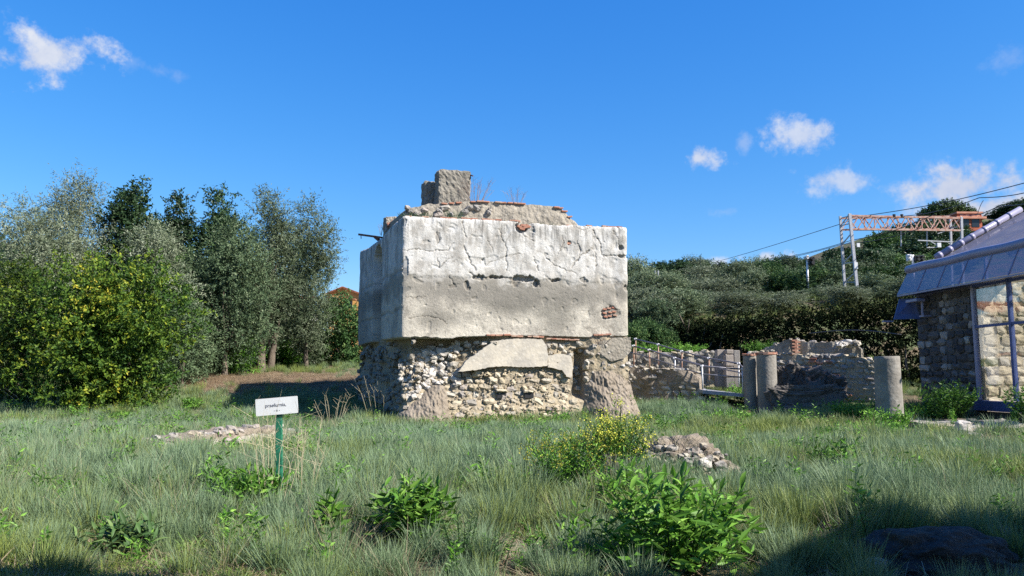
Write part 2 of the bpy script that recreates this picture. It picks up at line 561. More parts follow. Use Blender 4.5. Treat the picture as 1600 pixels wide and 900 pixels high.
def m_glass(name, tint, refl=.12, diffuse=None, df=.0):
    m, nt, out = new_mat(name)
    t = nd(nt, 'ShaderNodeBsdfTransparent', {'Color': tint})
    g = nd(nt, 'ShaderNodeBsdfGlossy', {'Color': (1, 1, 1), 'Roughness': .03})
    lw = nd(nt, 'ShaderNodeLayerWeight', {'Blend': .35}).outputs['Fresnel']
    f = mth(nt, 'ADD', mth(nt, 'MULTIPLY', lw, .22), refl * .4, clamp=True)
    x = nd(nt, 'ShaderNodeMixShader', {0: f, 1: t.outputs[0], 2: g.outputs[0]}).outputs[0]
    if diffuse:
        p = geo(nt)
        d = nd(nt, 'ShaderNodeBsdfDiffuse', {'Color': mixc(nt, tex(nt, 1.5, p, 5), diffuse, tuple(k * .75 for k in diffuse))})
        x = nd(nt, 'ShaderNodeMixShader', {0: df, 1: x, 2: d.outputs[0]}).outputs[0]
    nt.links.new(x, out.inputs[0])
    return m


GLASS = m_glass('window glass', (.92, .93, .93), .03)
ROOF_SHEET = m_glass('lavender roof sheet', (.74, .72, .82), .02, (.31, .30, .36), .45)


# grass: hue per tuft, paler straw at the tips of old blades
def m_grass(name, a, b, tip, dry):
    m, nt, out = new_mat(name)
    v = nd(nt, 'ShaderNodeAttribute', attribute_name='var').outputs['Fac']
    t = nd(nt, 'ShaderNodeAttribute', attribute_name='along').outputs['Fac']
    h = nd(nt, 'ShaderNodeAttribute', attribute_name='hue', attribute_type='INSTANCER').outputs['Fac']
    c = mixc(nt, v, a, b)
    c = mixc(nt, mth(nt, 'MULTIPLY', t, .55), c, tip)
    c = mixc(nt, ss(nt, .35, 1.0, mth(nt, 'ADD', h, mth(nt, 'MULTIPLY', v, .25))), c, dry)
    p = nd(nt, 'ShaderNodeBsdfPrincipled', {'Base Color': c, 'Roughness': .55, 'Specular IOR Level': .3})
    tr = nd(nt, 'ShaderNodeBsdfTranslucent', {'Color': c})
    x = nd(nt, 'ShaderNodeMixShader', {0: .25, 1: p.outputs[0], 2: tr.outputs[0]})
    nt.links.new(x.outputs[0], out.inputs[0])
    return m


GRASS = m_grass('blue green grass', (.040, .092, .040), (.12, .20, .10), (.285, .37, .225), (.19, .235, .056))
STRAW = m_grass('straw', (.26, .21, .13), (.35, .295, .195), (.41, .36, .25), (.28, .20, .13))
COVER = m_grass('ground cover', (.06, .12, .02), (.11, .19, .035), (.14, .22, .05), (.18, .21, .04))


# ------------------------------------------------------------------ leaves, grass, crowns
def leaf_quads(pos, axis, L, Wd, rg, face=None):
    """diamond leaves, slightly folded; pos/axis (N,3)"""
    n = len(pos)
    r = rg.normal(size=(n, 3)) * (1 if face is None else .55)
    if face is not None:
        r = r + face
    side = np.cross(r, axis) if face is not None else np.cross(axis, r)
    side /= np.linalg.norm(side, axis=1, keepdims=True) + 1e-9
    nr = np.cross(axis, side) if face is not None else np.cross(side, axis)
    L = np.broadcast_to(L, n)[:, None]
    Wd = np.broadcast_to(Wd, n)[:, None]
    v = np.empty((n, 4, 3))
    v[:, 0] = pos
    v[:, 1] = pos + axis * L * .45 + side * Wd * .5 + nr * L * .05
    v[:, 2] = pos + axis * L - nr * L * .06
    v[:, 3] = pos + axis * L * .45 - side * Wd * .5 + nr * L * .05
    return v.reshape(-1, 3)


def unit(v):
    return v / (np.linalg.norm(v, axis=1, keepdims=True) + 1e-9)


def crown_mesh(name, mat, blobs, M, n, twig, L, Wd, up=.4, shell=.45, gap=.0, spread=.8, seed=1, varshift=None, droop=0.0):
    rg = np.random.default_rng(seed)
    b = np.array(blobs, float)
    wts = b[:, 6] / b[:, 6].sum()
    k = rg.choice(len(b), M, p=wts)
    u = unit(rg.normal(size=(M, 3)))
    fr = rg.normal(size=(4, 3)) * 2.4
    ph = rg.uniform(0, 6.28, 4)
    lob = sum(np.sin(u @ fr[i] + ph[i] + k * 1.7) for i in range(4)) / 4
    rr = rg.uniform(size=M) ** shell * (1 + .35 * lob)
    p0 = b[k, :3] + u * b[k, 3:6] * rr[:, None]
    if gap > 0:
        fr = rg.normal(size=(5, 3)) * (5.0 / max(b[:, 3].mean(), .3))
        ph = rg.uniform(0, 6.28, 5)
        g = sum(np.sin(p0 @ fr[i] + ph[i]) for i in range(5)) / 5
        keep = g > -.55 + gap
        p0, u, k = p0[keep], u[keep], k[keep]
        M = len(p0)
    d = unit(u * .7 + rg.normal(size=(M, 3)) * .55 + np.array([0, 0, up]))
    tl = twig * rg.uniform(.5, 1.4, M)
    t = rg.uniform(0, 1, (M, n))
    pos = p0[:, None, :] + d[:, None, :] * (tl[:, None] * t)[:, :, None] - np.array([0, 0, 1]) * (droop * t ** 2)[:, :, None]
    pos = pos + rg.normal(size=pos.shape) * twig * .07
    ax = unit((d[:, None, :] * .6 + rg.normal(size=(M, n, 3)) * spread).reshape(-1, 3))
    pos = pos.reshape(-1, 3)
    N = len(pos)
    LL = L * rg.uniform(.6, 1.3, N)
    v = leaf_quads(pos, ax, LL, Wd * rg.uniform(.7, 1.2, N), rg, np.repeat(unit(u + np.array([0, 0, .35])), n, axis=0))
    var = np.clip(np.repeat(rg.normal(.42, .2, M), n) + rg.normal(0, .16, N), 0, 1)
    if varshift is not None:
        var = np.clip(var + varshift(pos), 0, 1)
    return np_mesh(name, v, np.arange(N * 4), np.full(N, 4), mat, False, {'var': var})


def blades_mesh(name, mat, n, rad, hmin, hmax, w, lean, seed, curl=.35):
    rg = np.random.default_rng(seed)
    a = rg.uniform(0, 6.283, n)
    r = rad * np.sqrt(rg.uniform(0, 1, n))
    base = np.stack([r * np.cos(a), r * np.sin(a), np.full(n, -.02)], 1)
    h = rg.uniform(hmin, hmax, n)
    la = a + rg.normal(0, .8, n)
    ln = np.abs(rg.normal(lean, lean * .5, n)) * (.4 + .6 * r / rad)
    out = np.stack([np.cos(la), np.sin(la), np.zeros(n)], 1)
    fa = rg.uniform(0, 6.283, n)
    side = np.stack([np.cos(fa), np.sin(fa), np.zeros(n)], 1)
    V = np.empty((n, 7, 3))
    al = np.empty((n, 7))
    for i, (t, ww) in enumerate(((0, .8), (.4, 1), (.75, .7))):
        c = base + out * (h * (ln * t + curl * ln * t * t))[:, None] + np.array([0, 0, 1]) * (h * t * (1 - .15 * t * ln))[:, None]
        V[:, 2 * i] = c - side * (w * ww / 2)
        V[:, 2 * i + 1] = c + side * (w * ww / 2)
        al[:, 2 * i:2 * i + 2] = t
    V[:, 6] = base + out * (h * (ln + curl * ln))[:, None] + np.array([0, 0, 1]) * (h * (1 - .3 * ln))[:, None]
    al[:, 6] = 1
    o = (np.arange(n) * 7)[:, None]
    q1, q2 = o + np.array([0, 1, 3, 2]), o + np.array([2, 3, 5, 4])
    t1 = o + np.array([4, 5, 6])
    flat = np.concatenate([q1.ravel(), q2.ravel(), t1.ravel()])
    tot = np.concatenate([np.full(2 * n, 4), np.full(n, 3)])
    var = np.clip(rg.normal(.5, .25, n), 0, 1)
    return np_mesh(name, V.reshape(-1, 3), flat, tot, mat, False, {'var': np.concatenate([var, var, var])}, {'along': al.ravel()})


def scatter(name, label, cat, pts, hue, scl, tilt, meshes):
    """one object of kind stuff whose tufts are instanced by geometry nodes"""
    n = len(pts)
    col = bpy.data.collections.new(name + '_tufts')
    for i, me in enumerate(meshes):
        col.objects.link(bpy.data.objects.new('%s_tuft_%02d' % (name, i), me))
    me = bpy.data.meshes.new(name)
    me.vertices.add(n)
    me.vertices.foreach_set('co', np.asarray(pts, np.float32).ravel())
    rot = np.stack([rng.normal(0, tilt, n), rng.normal(0, tilt, n), rng.uniform(0, 6.283, n)], 1).astype(np.float32)
    me.attributes.new('rot', 'FLOAT_VECTOR', 'POINT').data.foreach_set('vector', rot.ravel())
    me.attributes.new('scl', 'FLOAT', 'POINT').data.foreach_set('value', np.asarray(scl, np.float32))
    me.attributes.new('hue', 'FLOAT', 'POINT').data.foreach_set('value', np.asarray(hue, np.float32))
    me.attributes.new('pick', 'INT', 'POINT').data.foreach_set('value', rng.integers(0, len(meshes), n).astype(np.int32))
    o = bpy.data.objects.new(name, me)
    link(o, None, (0, 0, 0))
    tag(o, label, cat, None, 'stuff')
    ng = bpy.data.node_groups.new(name, 'GeometryNodeTree')
    ng.interface.new_socket('Geometry', in_out='INPUT', socket_type='NodeSocketGeometry')
    ng.interface.new_socket('Geometry', in_out='OUTPUT', socket_type='NodeSocketGeometry')
    gi, go = ng.nodes.new('NodeGroupInput'), ng.nodes.new('NodeGroupOutput')
    ci = ng.nodes.new('GeometryNodeCollectionInfo')
    ci.inputs['Collection'].default_value = col
    ci.inputs['Separate Children'].default_value = True
    ci.inputs['Reset Children'].default_value = True
    ip = ng.nodes.new('GeometryNodeInstanceOnPoints')
    ip.inputs['Pick Instance'].default_value = True

    def at(nm, t):
        a = ng.nodes.new('GeometryNodeInputNamedAttribute')
        a.data_type = t
        a.inputs['Name'].default_value = nm
        return a.outputs['Attribute']
    er = ng.nodes.new('FunctionNodeEulerToRotation')
    L = ng.links.new
    L(at('rot', 'FLOAT_VECTOR'), er.inputs[0])
    L(gi.outputs[0], ip.inputs['Points'])
    L(ci.outputs[0], ip.inputs['Instance'])
    L(at('pick', 'INT'), ip.inputs['Instance Index'])
    L(er.outputs[0], ip.inputs['Rotation'])
    L(at('scl', 'FLOAT'), ip.inputs['Scale'])
    L(ip.outputs[0], go.inputs[0])
    md = o.modifiers.new('tufts', 'NODES')
    md.node_group = ng
    return o


def sines(x, y, f, seed):
    rg = np.random.default_rng(seed)
    a = rg.uniform(0, 6.283, 5)
    ph = rg.uniform(0, 6.283, 5)
    fr = f * rg.uniform(.6, 1.6, 5)
    return sum(np.sin((x * np.cos(a[i]) + y * np.sin(a[i])) * fr[i] + ph[i]) for i in range(5)) / 5


# ================================================================== SETTING
def ground_sheet():
    xs = np.concatenate([-np.geomspace(900, 46, 16), np.linspace(-42, 42, 190), np.geomspace(46, 900, 26)])
    ys = np.concatenate([-np.geomspace(300, 22, 10), np.linspace(-18, 4, 14), np.linspace(4.4, 56, 170), np.geomspace(58, 1600, 34)])
    X, Y = np.meshgrid(xs, ys)
    Z = zg(X, Y)
    near = sst(55, 40, Y)
    Z = Z + near * .03 * np.sin(X * 5.1 + 2 * np.sin(Y * 4.3)) * np.sin(Y * 5.7)
    ni, nj = X.shape
    idx = np.arange(ni * nj).reshape(ni, nj)
    q = np.stack([idx[:-1, :-1], idx[:-1, 1:], idx[1:, 1:], idx[1:, :-1]], -1)
    path = sst(36.3, 38.5, Y + .8 * np.sin(X * .6)) * sst(45.5, 43, Y) * sst(-3.0, -5.0, X) * sst(-19, -15, X)
    m, nt, out = new_mat('ground')
    p = geo(nt)
    pa = nd(nt, 'ShaderNodeAttribute', attribute_name='path').outputs['Fac']
    a = tex(nt, .5, p, 5)
    b = tex(nt, 6, p, 6, .7)
    c = tex(nt, 38, p, 4, .7)
    soil = mixc(nt, ss(nt, .4, .62, b), (.115, .085, .055), (.20, .16, .10))
    soil = mixc(nt, mth(nt, 'MULTIPLY', ss(nt, .52, .66, c), .6), soil, (.30, .24, .15))
    gr = mixc(nt, ss(nt, .4, .6, b), (.07, .10, .04), (.12, .15, .07))
    col = mixc(nt, ss(nt, .40, .6, a), soil, gr)
    pc = mixc(nt, ss(nt, .4, .62, b), (.21, .145, .10), (.30, .22, .15))
    pc = mixc(nt, mth(nt, 'MULTIPLY', ss(nt, .54, .66, c), .7), pc, (.40, .31, .21))
    col = mixc(nt, pa, col, pc)
    finish(nt, out, col, .95, mth(nt, 'ADD', b, mth(nt, 'MULTIPLY', c, .4)), .05, .1)
    me = np_mesh('ground', np.stack([X, Y, Z], -1).reshape(-1, 3), q.reshape(-1), np.full((ni - 1) * (nj - 1), 4), m, True, None, {'path': path.ravel()})
    o = link(bpy.data.objects.new('ground', me), None, (0, 0, 0))
    tag(o, 'uneven earth ground rising to a wooded hillside', 'ground', None, 'structure')


ground_sheet()

# ------------------------------------------------------------------ stones shared by every wall
_sm = {}


def stone_mesh(mat, i):
    k = (mat.name, i)
    if k not in _sm:
        bm = bmesh.new()
        bmesh.ops.create_cube(bm, size=2)
        bmesh.ops.subdivide_edges(bm, edges=bm.edges[:], cuts=1, use_grid_fill=True)
        rg = random.Random(i * 31 + 5)
        off = Vector((i * 9.1, i * 4.7, 2))
        for v in bm.verts:
            d = v.co.normalized()
            q = v.co * (.30 + .12 * (i % 3)) + d * (.70 - .12 * (i % 3)) * 1.2
            q *= .86 * (1 + .25 * noise.noise(d * 1.7 + off))
            v.co = q * .5 + Vector((rg.uniform(-.11, .11), rg.uniform(-.11, .11), rg.uniform(-.11, .11)))
        me = bpy.data.meshes.new('stone')
        bm.to_mesh(me)
        bm.free()
        me.materials.append(mat)
        _sm[k] = me
    return _sm[k]


def stone(parent, mat, pos, size, rot=(0, 0, 0), name='stone'):
    o = bpy.data.objects.new(name, stone_mesh(mat, random.randrange(8)))
    link(o, parent, pos)
    o.scale = size
    o.rotation_euler = rot
    return o


_bk = {}


def brick(parent, pos, size, rz, tilt=0.0, mat=None):
    mat = mat or BRICK
    i = random.randrange(4)
    k = (mat.name, i)
    if k not in _bk:
        bm = bmesh.new()
        bmesh.ops.create_cube(bm, size=1)
        for v in bm.verts:
            v.co += Vector((U(-.04, .04), U(-.05, .05), U(-.09, .09)))
        bmesh.ops.bevel(bm, geom=bm.edges[:], offset=.05, segments=1, affect='EDGES')
        me = bpy.data.meshes.new('brick')
        bm.to_mesh(me)
        bm.free()
        me.materials.append(mat)
        _bk[k] = me
    o = bpy.data.objects.new('brick', _bk[k])
    link(o, parent, pos)
    o.scale = size
    o.rotation_euler = (U(-.04, .04), tilt, rz)
    return o


# ================================================================== THE TOWER
FL, FR, BL = P(628, 430, 29), P(981, 440, 31.2), P(560, 450, 36.8)
FL.z = FR.z = BL.z = 0
fd, ld = (FR - FL).normalized(), (BL - FL).normalized()
WF, WL_ = (FR - FL).length, (BL - FL).length
nf, nl = Vector((fd.y, -fd.x, 0)), Vector((-ld.y, ld.x, 0))
RZF = math.atan2(fd.y, fd.x)
RZL = math.atan2(ld.y, ld.x)


def TW(s, t, z):
    q = FL + fd * s + ld * t
    return Vector((q.x, q.y, z))


def hf(px, py):
    return hit(px, py, FL, fd)


def hl(px, py):
    return hit(px, py, FL, ld)


tower = thing('ruined_tower', 'square ruined tower with pale plastered upper walls and a crumbling rubble base', 'ruined tower', TW(0, 0, -.3))


def prof(pts, h):
    a = sorted(h(*p) for p in pts)
    xs, zs = [q[0] for q in a], [q[1] for q in a]
    return lambda s: np.interp(s, xs, zs)


top_f = prof([(628, 338), (660, 339), (700, 341), (760, 343), (812, 346), (816, 352), (826, 351), (832, 348), (865, 352), (900, 352), (940, 354), (982, 355)], hf)
bot_f = prof([(626, 527), (660, 526), (700, 529), (722, 526), (800, 524), (860, 525), (920, 527), (985, 524)], hf)
top_l = prof([(628, 338), (612, 352), (600, 365), (596, 371), (586, 378), (574, 388), (565, 391), (559, 393)], hl)
bot_l = prof([(628, 527), (605, 530), (585, 533), (560, 540)], hl)

zc = lambda zx, zy: hf(540 + zx * .3, 240 + zy * .3)
cracks_px = [([(615, 480), (640, 540), (655, 575), (682, 612)], .05), ([(800, 390), (812, 440), (835, 500), (833, 560), (840, 602)], .035),
             ([(608, 350), (615, 395), (626, 432)], .035), ([(735, 575), (800, 545), (850, 530), (905, 522)], .02), ([(300, 500), (380, 500), (460, 508), (530, 505), (560, 470)], .025),
             ([(480, 530), (482, 570), (492, 595), (540, 540)], .025), ([(980, 540), (990, 575), (1002, 610)], .03), ([(1290, 400), (1310, 440), (1330, 470), (1328, 510), (1345, 535), (1400, 533), (1460, 538)], .04),
             ([(1200, 460), (1225, 500), (1212, 550), (1180, 592)], .035), ([(1130, 430), (1135, 470), (1108, 522)], .03), ([(1270, 505), (1235, 520), (1205, 565)], .04), ([(1040, 540), (1080, 575), (1130, 600), (1200, 625)], .025),
             ([(640, 620), (700, 640), (740, 650), (775, 642), (835, 650), (880, 648), (960, 640), (1000, 665), (1015, 692)], .06), ([(1060, 655), (1085, 662), (1112, 657)], .07), ([(735, 430), (752, 470), (768, 510)], .02),
             ([(1180, 380), (1240, 400), (1290, 380)], .02), ([(895, 390), (930, 430), (985, 460)], .03), ([(470, 415), (490, 450), (470, 480)], .03), ([(1285, 490), (1305, 540), (1310, 590)], .025), ([(1390, 400), (1420, 450), (1425, 500)], .02),
             ([(300, 745), (350, 750), (420, 742)], .02), ([(330, 860), (400, 845), (480, 858), (530, 880)], .02), ([(540, 640), (560, 690)], .03)]
cracks = [([zc(*q) for q in pts], w) for pts, w in cracks_px]
spalls = [(zc(*c), rx * .3 * .0245, rz * .3 * .0245, dp) for c, rx, rz, dp in
          [((925, 650), 55, 14, .16), ((990, 675), 22, 22, .14), ((885, 665), 22, 30, .07), ((785, 645), 40, 9, .1), ((690, 645), 34, 12, .09), ((1095, 660), 26, 10, .12), ((630, 680), 14, 16, .06),
           ((1435, 490), 18, 14, .1), ((1455, 535), 40, 10, .09), ((1165, 465), 9, 12, .07), ((915, 385), 32, 30, .22), ((310, 590), 14, 45, .16), ((960, 400), 26, 40, .05), ((1240, 660), 28, 10, .04), ((1380, 830), 55, 32, .045),
           ((305, 360), 12, 20, .1), ((480, 440), 16, 30, .025), ((555, 690), 22, 12, .03), ((1460, 700), 14, 18, .08), ((1040, 525), 10, 10, .03), ((710, 550), 6, 6, .05), ((640, 700), 12, 8, .05)]]


def seg_d(s, z, pts):
    d = np.full(s.shape, 9.0)
    for (x0, z0), (x1, z1) in zip(pts[:-1], pts[1:]):
        L2 = (x1 - x0) ** 2 + (z1 - z0) ** 2 + 1e-9
        k = np.clip(((s - x0) * (x1 - x0) + (z - z0) * (z1 - z0)) / L2, 0, 1)
        d = np.minimum(d, np.hypot(s - x0 - k * (x1 - x0), z - z0 - k * (z1 - z0)))
    return d


def nmap(s, z, f, seed):
    sh = s.shape
    return np.array([noise.noise(Vector((a * f, b * f, seed))) for a, b in zip(s.ravel(), z.ravel())]).reshape(sh)


def wall_skin(along, ztop, zbot, nu, nv, extra, side):
    u = np.linspace(0, 1, nu)
    v = np.linspace(0, 1, nv)
    Sg, V = np.meshgrid(u * along, v, indexing='ij')
    zt = ztop(Sg) + .035 * nmap(Sg, Sg * 0, 4.5, 3) + .02 * nmap(Sg, Sg * 0, 13, 8)
    zb = zbot(Sg) + .03 * nmap(Sg, Sg * 0, 5, 6)
    Z = zb + (zt - zb) * V
    D = .03 * nmap(Sg, Z, .7, 1) + .010 * nmap(Sg, Z, 2.6, 2) + .005 * nmap(Sg, Z, 8, 4)
    Sw = Sg + .07 * nmap(Sg, Z, 3.5, 11) + .05 * nmap(Sg, Z, 11, 13)
    Zw = Z + .07 * nmap(Sg, Z, 3.5, 12) + .05 * nmap(Sg, Z, 11, 14)
    D2, cr = extra(Sw, Zw, Sg, Z)
    D = D + D2
    # rounded arrises
    for e in (u * along, along - u * along):
        D -= .07 * np.exp(-(e / .06))[:, None] * (1 + .8 * nmap(np.zeros_like(Z) + e[:, None] * 0, Z, 3, 21))
    D -= .06 * np.exp(-((1 - V) * (zt - zb) / .05))
    return Sg, Z, D, cr


def front_extra(Sw, Zw, Sg, Z):
    D = np.zeros_like(Z)
    cr = np.zeros_like(Z)
    for pts, w in cracks:
        d = seg_d(Sw, Zw, pts)
        k = np.exp(-(d / (w * .5)) ** 2)
        D -= .035 * k
        cr = np.maximum(cr, k)
    for (cs, cz), rx, rz, dp in spalls:
        q = np.hypot((Sw - cs) / rx, (Zw - cz) / rz)
        k = sst(1.15, .75, q)
        D -= dp * k
        cr = np.maximum(cr, k * .55)
    # plaster of the upper lift stands a little proud of the lower one
    D += .025 * sst(5.25, 5.4, Zw)
    pit = nmap(Sg, Z, 3.4, 31)
    D -= .022 * sst(.42, .5, pit)
    p2 = nmap(Sg, Z, 9, 33)
    D -= .012 * sst(.45, .6, p2)
    D -= .02 * sst(.3, .45, nmap(Sg, Z, 1.6, 35)) * sst(5.1, 5.4, Zw)
    cr = np.maximum(cr, .55 * sst(.05, .0, np.abs(nmap(Sw, Zw, 1.7, 37))) * sst(.12, .3, nmap(Sg, Z, .8, 39)))
    # swelling at the worn right-hand edge
    D += .05 * np.exp(-((Sg - 8.3) / .5) ** 2) * nmap(Sg, Z, 2, 41)
    return D, cr


SL0, ZA = hl(597.5, 378)
SL1, _ = hl(585, 378)


def left_extra(Sw, Zw, Sg, Z):
    D = np.zeros_like(Z)
    mid, half = (SL0 + SL1) / 2, (SL1 - SL0) / 2
    zt = ZA - .1 - half * .9 + np.sqrt(np.clip(half ** 2 - (Sg - mid) ** 2, 0, None))
    inside = (np.abs(Sg - mid) < half) & (Z < zt) & (Z > 2.95)
    D[inside] -= 1.3
    cr = np.zeros_like(Z)
    for zz in (5.55, 4.1):
        d = np.abs(Zw - zz - .03 * np.sin(Sg * 3))
        D -= .03 * np.exp(-(d / .04) ** 2)
        cr = np.maximum(cr, .5 * np.exp(-(d / .06) ** 2))
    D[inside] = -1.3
    cr[inside] = .85  # shade of the deep slit painted into its plaster
    return D, cr


def build_skin():
    verts, faces, wall, crk = [], [], [], []
    for side in ('front', 'left'):
        if side == 'front':
            Sg, Z, D, cr = wall_skin(WF, top_f, bot_f, 380, 190, front_extra, side)
        else:
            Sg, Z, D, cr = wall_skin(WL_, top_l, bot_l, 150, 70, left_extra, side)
        rim = 1.4
        pad = lambda a: np.pad(a, 1, mode='edge')
        Sg, Z, D, cr = pad(Sg), pad(Z), pad(D), pad(cr)
        for sl in ((0, slice(None)), (-1, slice(None)), (slice(None), 0), (slice(None), -1)):
            D[sl] = -rim
        base = len(verts)
        ni, nj = Z.shape
        nrm, dr = (nf, fd) if side == 'front' else (nl, ld)
        X = FL.x + dr.x * Sg + nrm.x * D
        Y = FL.y + dr.y * Sg + nrm.y * D
        verts += np.stack([X, Y, Z], -1).reshape(-1, 3).tolist()
        wall += np.stack([Sg if side == 'front' else -Sg - 3, np.full_like(Z, 0 if side == 'front' else 1), Z], -1).reshape(-1, 3).tolist()
        crk += cr.ravel().tolist()
        idx = np.arange(ni * nj).reshape(ni, nj) + base
        q = np.stack([idx[:-1, :-1], idx[1:, :-1], idx[1:, 1:], idx[:-1, 1:]], -1).reshape(-1, 4)
        if side == 'left':
            q = q[:, ::-1]
        faces.append(q)
    # the mass behind the two visible faces, and the right and back faces
    b = len(verts)
    i1, i2 = .16, 1.5
    zt, zl = float(top_f(4)) - .12, 3.2
    ring = [(i2, i1), (WF - .05, i1), (WF - .05, WL_ - .1), (i2, WL_ - .1)]
    for z in (zl, None):
        for s, t in ring:
            zz = z if z is not None else (zt if t < 1 else float(top_l(WL_)) + .35)
            verts.append(list(TW(s, t, zz)))
            wall.append([s + t, .5, zz])
            crk.append(0)
    faces.append(np.array([[b, b + 3, b + 2, b + 1], [b + 4, b + 5, b + 6, b + 7], [b, b + 1, b + 5, b + 4], [b + 1, b + 2, b + 6, b + 5], [b + 2, b + 3, b + 7, b + 6], [b + 3, b, b + 4, b + 7]]))
    fl = np.concatenate(faces)
    v = np.array(verts) - np.array(wl(tower))
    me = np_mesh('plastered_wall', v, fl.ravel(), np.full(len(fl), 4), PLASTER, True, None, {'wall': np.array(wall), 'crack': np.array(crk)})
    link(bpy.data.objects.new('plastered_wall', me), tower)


build_skin()


# --- rubble base
def s_of(px):
    return hf(px, 580)[0]


def ef(s, z):
    """how far the base stands back from the plane of the upper front wall"""
    n = noise.noise(Vector((s * .9, z * .9, 5))) * .10 + noise.noise(Vector((s * 2.6, z * 2.6, 9))) * .07
    e = .16 + n
    er = float(sst(3.6, 1.2, s)) * float(sst(.6, 2.2, z))
    e += .55 * er + .45 * float(sst(2.45, 2.95, z)) * float(sst(3.8, 1.6, s))
    e += .5 * float(sst(s_of(893), s_of(898), s)) * float(sst(s_of(917), s_of(911), s)) * float(sst(.7, 1.0, z)) * float(sst(2.75, 2.6, z))
    e -= .22 * float(sst(1.1, .1, z))
    e -= .10 * float(sst(s_of(912), s_of(925), s))
    return e


def el(t, z):
    n = noise.noise(Vector((t * .8, z * .8, 15))) * .18 + noise.noise(Vector((t * 2.4, z * 2.4, 19))) * .12
    e = .28 + n + .35 * float(sst(2.6, .8, t)) * float(sst(.5, 2, z)) - .30 * float(sst(4.5, 7.5, t)) * float(sst(2.4, 1.0, z))
    e += .35 * float(sst(2.6, 3.1, t)) * float(sst(4.2, 3.6, t)) * float(sst(.4, .9, z))
    return e


def base_core():
    nz, a, b, c = 44, 150, 8, 80
    zs = np.linspace(-.7, 3.22, nz)
    rows = []
    for z in zs:
        z = float(z)
        e0, l0, f0 = ef(0, z), el(0, z), .02 - .35 * float(sst(1.2, .2, z))
        r = []
        for i in range(a):
            s = WF * i / (a - 1)
            r.append(TW(l0 + (WF - f0 - l0) * i / (a - 1), ef(s, z), z))
        for i in range(1, b):
            r.append(TW(WF - f0, ef(WF, z) + (WL_ - ef(WF, z)) * i / b, z))
        for i in range(b):
            r.append(TW((WF - f0) + (el(WL_, z) - WF + f0) * i / b, WL_, z))
        for i in range(c - 1):
            t = WL_ * (1 - i / (c - 1))
            r.append(TW(el(t, z), WL_ + (e0 - WL_) * i / (c - 1), z))
        rows.append(r)
    mb = MB()
    mb.grid(rows, True)
    n = len(rows[0])
    mb.f.append(list(range((nz - 1) * n, nz * n)))
    mb.build('rubble_core', MORTAR, tower)


base_core()

HOLES = [hf(785, 618), hf(828, 618)]


def fstone(px, py, w, h, prot, mat, dep=None, rnd=.15):
    s, z = hf(px, py)
    w, h = w * .0245, h * .0245
    dep = dep or min(w, h) * U(.9, 1.3)
    p = TW(s, ef(s, z), z) + nf * (prot - dep * .5)
    return stone(tower, mat, p, (w, dep, h), (U(-rnd, rnd), U(-rnd, rnd) * 1.2, RZF + U(-rnd, rnd)))


nst = 0
# scattered pale rubble left where the facing has fallen
placed = []
tries = 0
while len(placed) < 96 and tries < 9000:
    tries += 1
    px, py = U(631, 722), U(540, 626)
    if py < 548 + max(0, (668 - px)) * .55 - max(0, px - 690) * .3:
        continue
    if py > 600 and px > 676:
        continue
    r = random.choice([3.5, 4.5, 5.5, 7, 9]) * U(.85, 1.15)
    if any(math.hypot((px - a) * .9, py - b) < (r + c) * .56 for a, b, c in placed):
        continue
    placed.append((px, py, r))
    fstone(px, py, r * U(1.6, 2.6), r * U(1.2, 1.9), U(.0, .2), STONE_WHITE if random.random() < .6 else STONE, rnd=.6)
for i in range(36):
    px = U(680, 775)
    py = U(533, 552) + max(0, 735 - px) * .14
    if py > 531 + (775 - px) * .30 + 4:
        continue
    fstone(px, py, U(7, 14), U(4.5, 8), U(.05, .2), STONE if random.random() < .6 else STONE_WHITE, rnd=.35)
# the coursed facing below the plaster patch
y = 580.0
row = 0
while y < 658:
    h = [9.5, 11, 10.5, 12, 9, 10, 11, 10, 9][row % 9] * U(.92, 1.08)
    px = 690 + U(0, 8) + max(0, y - 600) * .3
    while px < 889:
        w = U(9, 19) if random.random() < .75 else U(18, 25)
        c = px + w / 2
        hole = any(abs(hf(c, y + h / 2)[0] - a) < .24 and abs(hf(c, y + h / 2)[1] - b) < .15 for a, b in HOLES)
        if not hole and (row > 0 or c > 708):
            m = STONE_OCHRE if random.random() < .6 else (STONE if random.random() < .6 else STONE_GREY)
            fstone(c, y + h / 2 + U(-2, 2), w * U(.85, 1.1), h * U(.8, 1.15), U(.04, .10), m, dep=U(.22, .3), rnd=.22)
        px += w
    y += h
    row += 1
for a, b in HOLES:
    p = TW(a, ef(a, b), b)
    stone(tower, STONE_OCHRE, TW(a, ef(a, b) + .02, b + .17) + nf * .05, (.52, .3, .13), (0, 0, RZF))
    mb = MB()
    mb.box(p + nf * .055, (.34, .05, .2), RZF)  # black block stands in for the shade inside the hole
    mb.build('putlog_shade', BLACK, tower)
